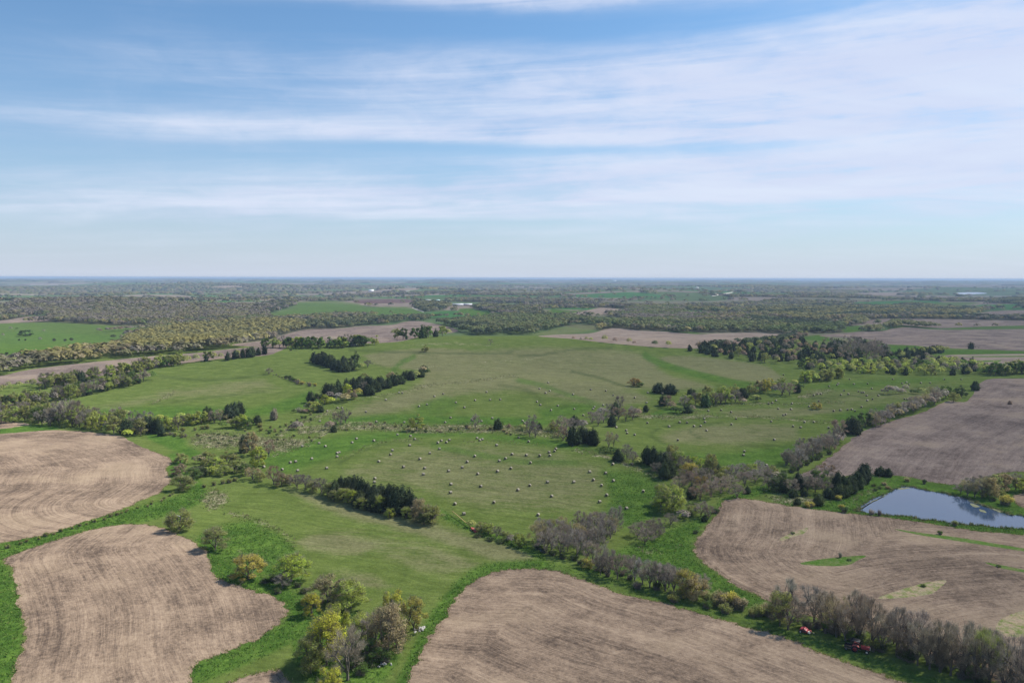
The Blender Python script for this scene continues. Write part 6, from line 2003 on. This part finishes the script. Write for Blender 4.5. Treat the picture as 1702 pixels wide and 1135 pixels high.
# rotary mower at the hedge
mw = empty('mower', 1338, 1051, -0.62, 'red hooded hay mower with pale nose on the grass lane beside the hedgerow', 'mower')
MB().prism([(-1.3, .35), (-1.25, .95), (-.9, 1.25), (-.1, 1.3), (.6, .95), (.85, .55), (.85, .35)], -.85, .85).obj('hood', RED, mw, .06)
MB().prism([(.86, .3), (.86, .75), (1.35, .52), (1.5, .3)], -.75, .2).obj('nose_shield', PALE, mw, .03)
MB().prism([(.86, .3), (.86, .7), (1.3, .8), (1.6, .5), (1.6, .3)], .3, .8).obj('drive_guard', REDL, mw, .03)
MB().tube((1.3, 0, .45), (2.6, 0, .4), .06, None, 8).obj('drawbar', STEEL, mw)
MB().box((-.2, -.92, .75), (1.4, .08, .35)).obj('skirt', BLACK, mw, .01)
for s in (-1, 1):
    wheel(mw, -.95, s * 1.0, .38, .2, PALE)
# long grain auger on the hay field edge
pa, pb = unproject([752, 790], [855, 884])
az_ = math.atan2(pa[1] - pb[1], pa[0] - pb[0])
L = math.hypot(pa[0] - pb[0], pa[1] - pb[1])
ag = empty('grain_auger', 790, 884, az_, 'long yellow grain auger with red base lying at the near edge of the hay field', 'auger')
MB().tube((0.2, 0, .6), (L, 0, 1.5), .14, None, 10).obj('tube', AUGY, ag)
MB().tube((L - .1, 0, 1.55), (L + .1, 0, 1.05), .12, .14, 8).obj('spout', AUGY, ag)
MB().prism([(-.7, .1), (.8, .1), (.6, .95), (-.5, .85)], -.6, .6).obj('hopper', RED, ag, .04)
MB().box((2.2, 0, .62), (1.9, 1.2, .3), 0, -.1).obj('motor_frame', RED, ag, .04)
MB().tube((3.6, .05, .9), (1.7, .9, .35), .05).tube((3.6, -.05, .9), (1.7, -.9, .35), .05).obj('axle_strut', RED, ag)
for s in (-1, 1):
    wheel(ag, 1.7, s * .95, .34, .18, PALE)


def rubble(px, py, n, label, seed, spread, mats=(CONC,)):
    rs = random.Random(seed)
    root = empty('rubble_heap', px, py, 0, label, 'rubble heap')
    for k in range(n):
        b = MB()
        s = (rs.uniform(.4, 1.1), rs.uniform(.35, .8), rs.uniform(.2, .5))
        x, y = rs.gauss(0, spread), rs.gauss(0, spread * .7)
        b.box((x, y, s[2] * .45 + max(0, .4 - math.hypot(x, y) * .25)), s, rs.uniform(0, 3), rs.uniform(-.35, .35), rs.uniform(.6, .95))
        b.obj('chunk', rs.choice(mats), root, .05)


rubble(697, 1046, 14, 'heap of pale broken concrete beside the golden tree', 3, .9)
rubble(637, 1106, 8, 'few pale stones at the right foot of the near grove', 4, .9)
rubble(302, 858, 7, 'few pale stones under the round olive willow', 6, .8)
bl = empty('barrel', 900, 915, .4, 'blue plastic barrel lying at the left foot of the near corner thicket', 'barrel')
MB().tube((-.5, 0, .32), (-.38, 0, .32), .27, .31, 14).tube((-.38, 0, .32), (.38, 0, .32), .31, .31, 14).tube((.38, 0, .32), (.5, 0, .32), .31, .27, 14).obj('drum', BLUE, bl)
MB().tube((-.4, 0, .32), (-.34, 0, .32), .33, None, 14).tube((.34, 0, .32), (.4, 0, .32), .33, None, 14).obj('hoop', STEEL, bl)

# algae and floating weed on the pond
def algae(pts, label):
    c = catmull(pts, 3, True)
    w = unproject(c[:, 0], c[:, 1])
    w[:, 2] = POND_Z + 0.012
    w[:, :2] += np.random.RandomState(int(pts[0][0])).randn(len(w), 2) * .22
    cen = w.mean(0)
    vs = np.concatenate([w, cen[None]])
    n = len(w)
    o = mesh_obj('algae', vs, [((i + 1) % n, i, n) for i in range(n)], ALG)
    tag(o, label, 'algae', 'floating algae on the pond', 'stuff')


ALG = plain_mat('dry_algae', (0.115, 0.12, 0.06), 1.0, 0, .4, .6)
algae([(1605, 828), (1612, 829), (1640, 840), (1668, 850), (1664, 852), (1640, 843), (1612, 833)], 'pale algae line along the right pond bank')
algae([(1612, 836), (1622, 838), (1628, 842), (1620, 843)], 'pale algae patch near the pond trees')
algae([(1626, 846), (1636, 848), (1640, 852), (1630, 850)], 'second pale algae patch below the pond trees')
algae([(1424, 848), (1446, 835), (1475, 821), (1474, 823), (1448, 836), (1428, 848.5)], 'pale algae rim along the left pond bank')
algae([(1490, 812), (1508, 809.5), (1512, 810.5), (1494, 813.5)], 'pale algae rim at the top corner of the pond')


# ------------------------------------------------------------------ far farm buildings
def building(px, py, L, W, Hh, rz, wall_m, roof_m, label, name='farm_building', cat='building', windows=3, rise=.28):
    b = empty(name, px, py, rz, label, cat)
    b.location.z -= .3
    MB().box((0, 0, Hh / 2), (L, W, Hh)).obj('wall', wall_m, b)
    rz_ = Hh + W * rise
    g_ = MB()
    ov_ = .5
    g_.v += [(-L / 2 - ov_, -W / 2 - ov_, Hh - .1), (L / 2 + ov_, -W / 2 - ov_, Hh - .1), (L / 2 + ov_, 0, rz_), (-L / 2 - ov_, 0, rz_), (-L / 2 - ov_, W / 2 + ov_, Hh - .1), (L / 2 + ov_, W / 2 + ov_, Hh - .1)]
    t_ = .25
    g_.v += [(x_, y_, z_ + t_) for x_, y_, z_ in g_.v[:6]]
    g_.f += [(0, 3, 2, 1), (3, 4, 5, 2), (6, 7, 8, 9), (9, 8, 11, 10), (0, 1, 7, 6), (4, 10, 11, 5), (1, 2, 8, 7), (2, 5, 11, 8), (0, 6, 9, 3), (3, 9, 10, 4)]
    g_.obj('roof', roof_m, b)
    for s in (-1, 1):
        MB().prism([(-W / 2, Hh), (W / 2, Hh), (0, rz_ - .05)], -.06, .06).obj('gable', wall_m, b).matrix_local = Matrix.Translation((s * (L / 2 - .08), 0, 0)) @ Matrix.Rotation(math.pi / 2, 4, 'Z')
    for k in range(windows):
        x_ = -L / 2 + L * (k + 1) / (windows + 1)
        MB().box((x_, -W / 2 - .04, Hh * .52), (L * .08, .1, Hh * .3)).obj('window', GLASS, b)
    MB().box((L * .42, -W / 2 - .05, Hh * .36), (L * .09, .1, Hh * .7)).obj('door', BEIGE if wall_m is not BEIGE else WHITE, b)
    return b


building(617, 485, 32, 22, 9, .35, WHITE, WHITE, 'bright white barn alone on a far green hill left of centre', 'barn', 'barn')
building(712, 502, 24, 15, 6, .1, WHITE, WHITE, 'white roofed farmhouse among dark trees in the far farmstead', 'farmhouse', 'house')
building(722, 505, 30, 14, 4, 0., ROOFT, ROOFT, 'low shed with pale teal roof in the far farmstead', 'shed', 'shed')
building(728, 501, 15, 10, 5, .2, BEIGE, ROOFT, 'small teal roofed shed right of the white farmhouse', 'shed', 'shed')
building(760, 508, 44, 14, 4, .02, ROOFG, ROOFG, 'long grey livestock shed right of the far farmstead', 'livestock_shed', 'shed', 5)
building(776, 508, 38, 14, 4, .02, BROWNB, ROOFG, 'second long livestock shed with brown walls right of the grey one', 'livestock_shed', 'shed', 5)
building(1197, 532, 9, 7, 4.2, .05, WHITE, ROOFG, 'small white house among the woods right of centre', 'farmhouse', 'house')
building(1204, 533, 6, 5, 3, .2, BROWNB, BROWNB, 'small brown shed beside the white house in the woods', 'shed', 'shed')
building(1172, 535, 20, 6, 2.2, .0, BEIGE, BEIGE, 'long low beige shed left of the white house in the woods', 'shed', 'shed')
building(1159, 479, 22, 14, 6, .2, WHITE, WHITE, 'tiny white farmhouse by a pale field on the far right hills', 'farmhouse', 'house')
building(1322, 486.5, 20, 12, 6, .2, WHITE, WHITE, 'tiny white farmhouse on a green hill far right', 'farmhouse', 'house')
building(1022, 467.5, 60, 30, 14, .1, WHITE, WHITE, 'white sheds far off just under the horizon', 'shed', 'shed')
building(130, 484.5, 20, 12, 6, .2, WHITE, ROOFG, 'tiny pale farmhouse in the woods far left', 'farmhouse', 'house')
building(678, 486, 26, 12, 5, .2, WHITE, WHITE, 'pale roofed shed right of the bright white barn', 'shed', 'shed')
building(587, 574, 7, 4.5, 2.4, .1, WHITE, WHITE, 'small white shed under the green trees behind the hay ridge', 'shed', 'shed')


# ------------------------------------------------------------------ labels: alike neighbours are told apart by their order
ORD = ['leftmost', 'second from the left', 'third from the left', 'fourth from the left', 'fifth from the left', 'sixth from the left', 'seventh from the left',
       'eighth from the left', 'ninth from the left', 'tenth from the left', 'eleventh from the left', 'twelfth from the left', 'thirteenth from the left',
       'fourteenth from the left', 'fifteenth from the left', 'sixteenth from the left', 'seventeenth from the left', 'eighteenth from the left',
       'nineteenth from the left', 'twentieth from the left', 'twenty-first from the left', 'twenty-second from the left', 'twenty-third from the left',
       'twenty-fourth from the left', 'twenty-fifth from the left', 'twenty-sixth from the left', 'twenty-seventh from the left', 'twenty-eighth from the left']
SETS = {}
for o in scn.objects:
    if o.parent is None and 'category' in o and 'group' in o and o.get('kind') is None:
        qx, qy, _ = project(np.array([o.location.x]), np.array([o.location.y]), np.array([o.location.z]))
        SETS.setdefault(o['label'], []).append((float(qx[0]), o))
for lab, mem in SETS.items():
    if len(mem) == 1 or len(mem) > len(ORD):
        continue
    mem.sort(key=lambda q: q[0])
    for k, (_, o) in enumerate(mem):
        w_ = ORD[k] if k < len(mem) - 1 or len(mem) < 2 else 'rightmost'
        if len((lab + ', ' + w_).split()) <= 16:
            o['label'] = lab + ', ' + w_


# ------------------------------------------------------------------ haze
def haze():
    m, t, out = new_mat('air')
    v = t.n('ShaderNodeVolumePrincipled', {'Color': (0.50, 0.66, 0.88, 1), 'Density': 6.0e-5, 'Anisotropy': 0.0})
    t.link(v.outputs[0], out.inputs['Volume'])
    lo_z = float(VZ.min()) - 1.0
    hi_z = max(CAM_Z + 6.0, float(VZ.max()) + 25.0)
    b = MB().box((0, 0, (lo_z + hi_z) / 2), (94000, 94000, hi_z - lo_z))
    o = b.obj('haze', m)
    tag(o, 'thin bluish summer haze over the whole country', 'haze', None, 'stuff')


haze()
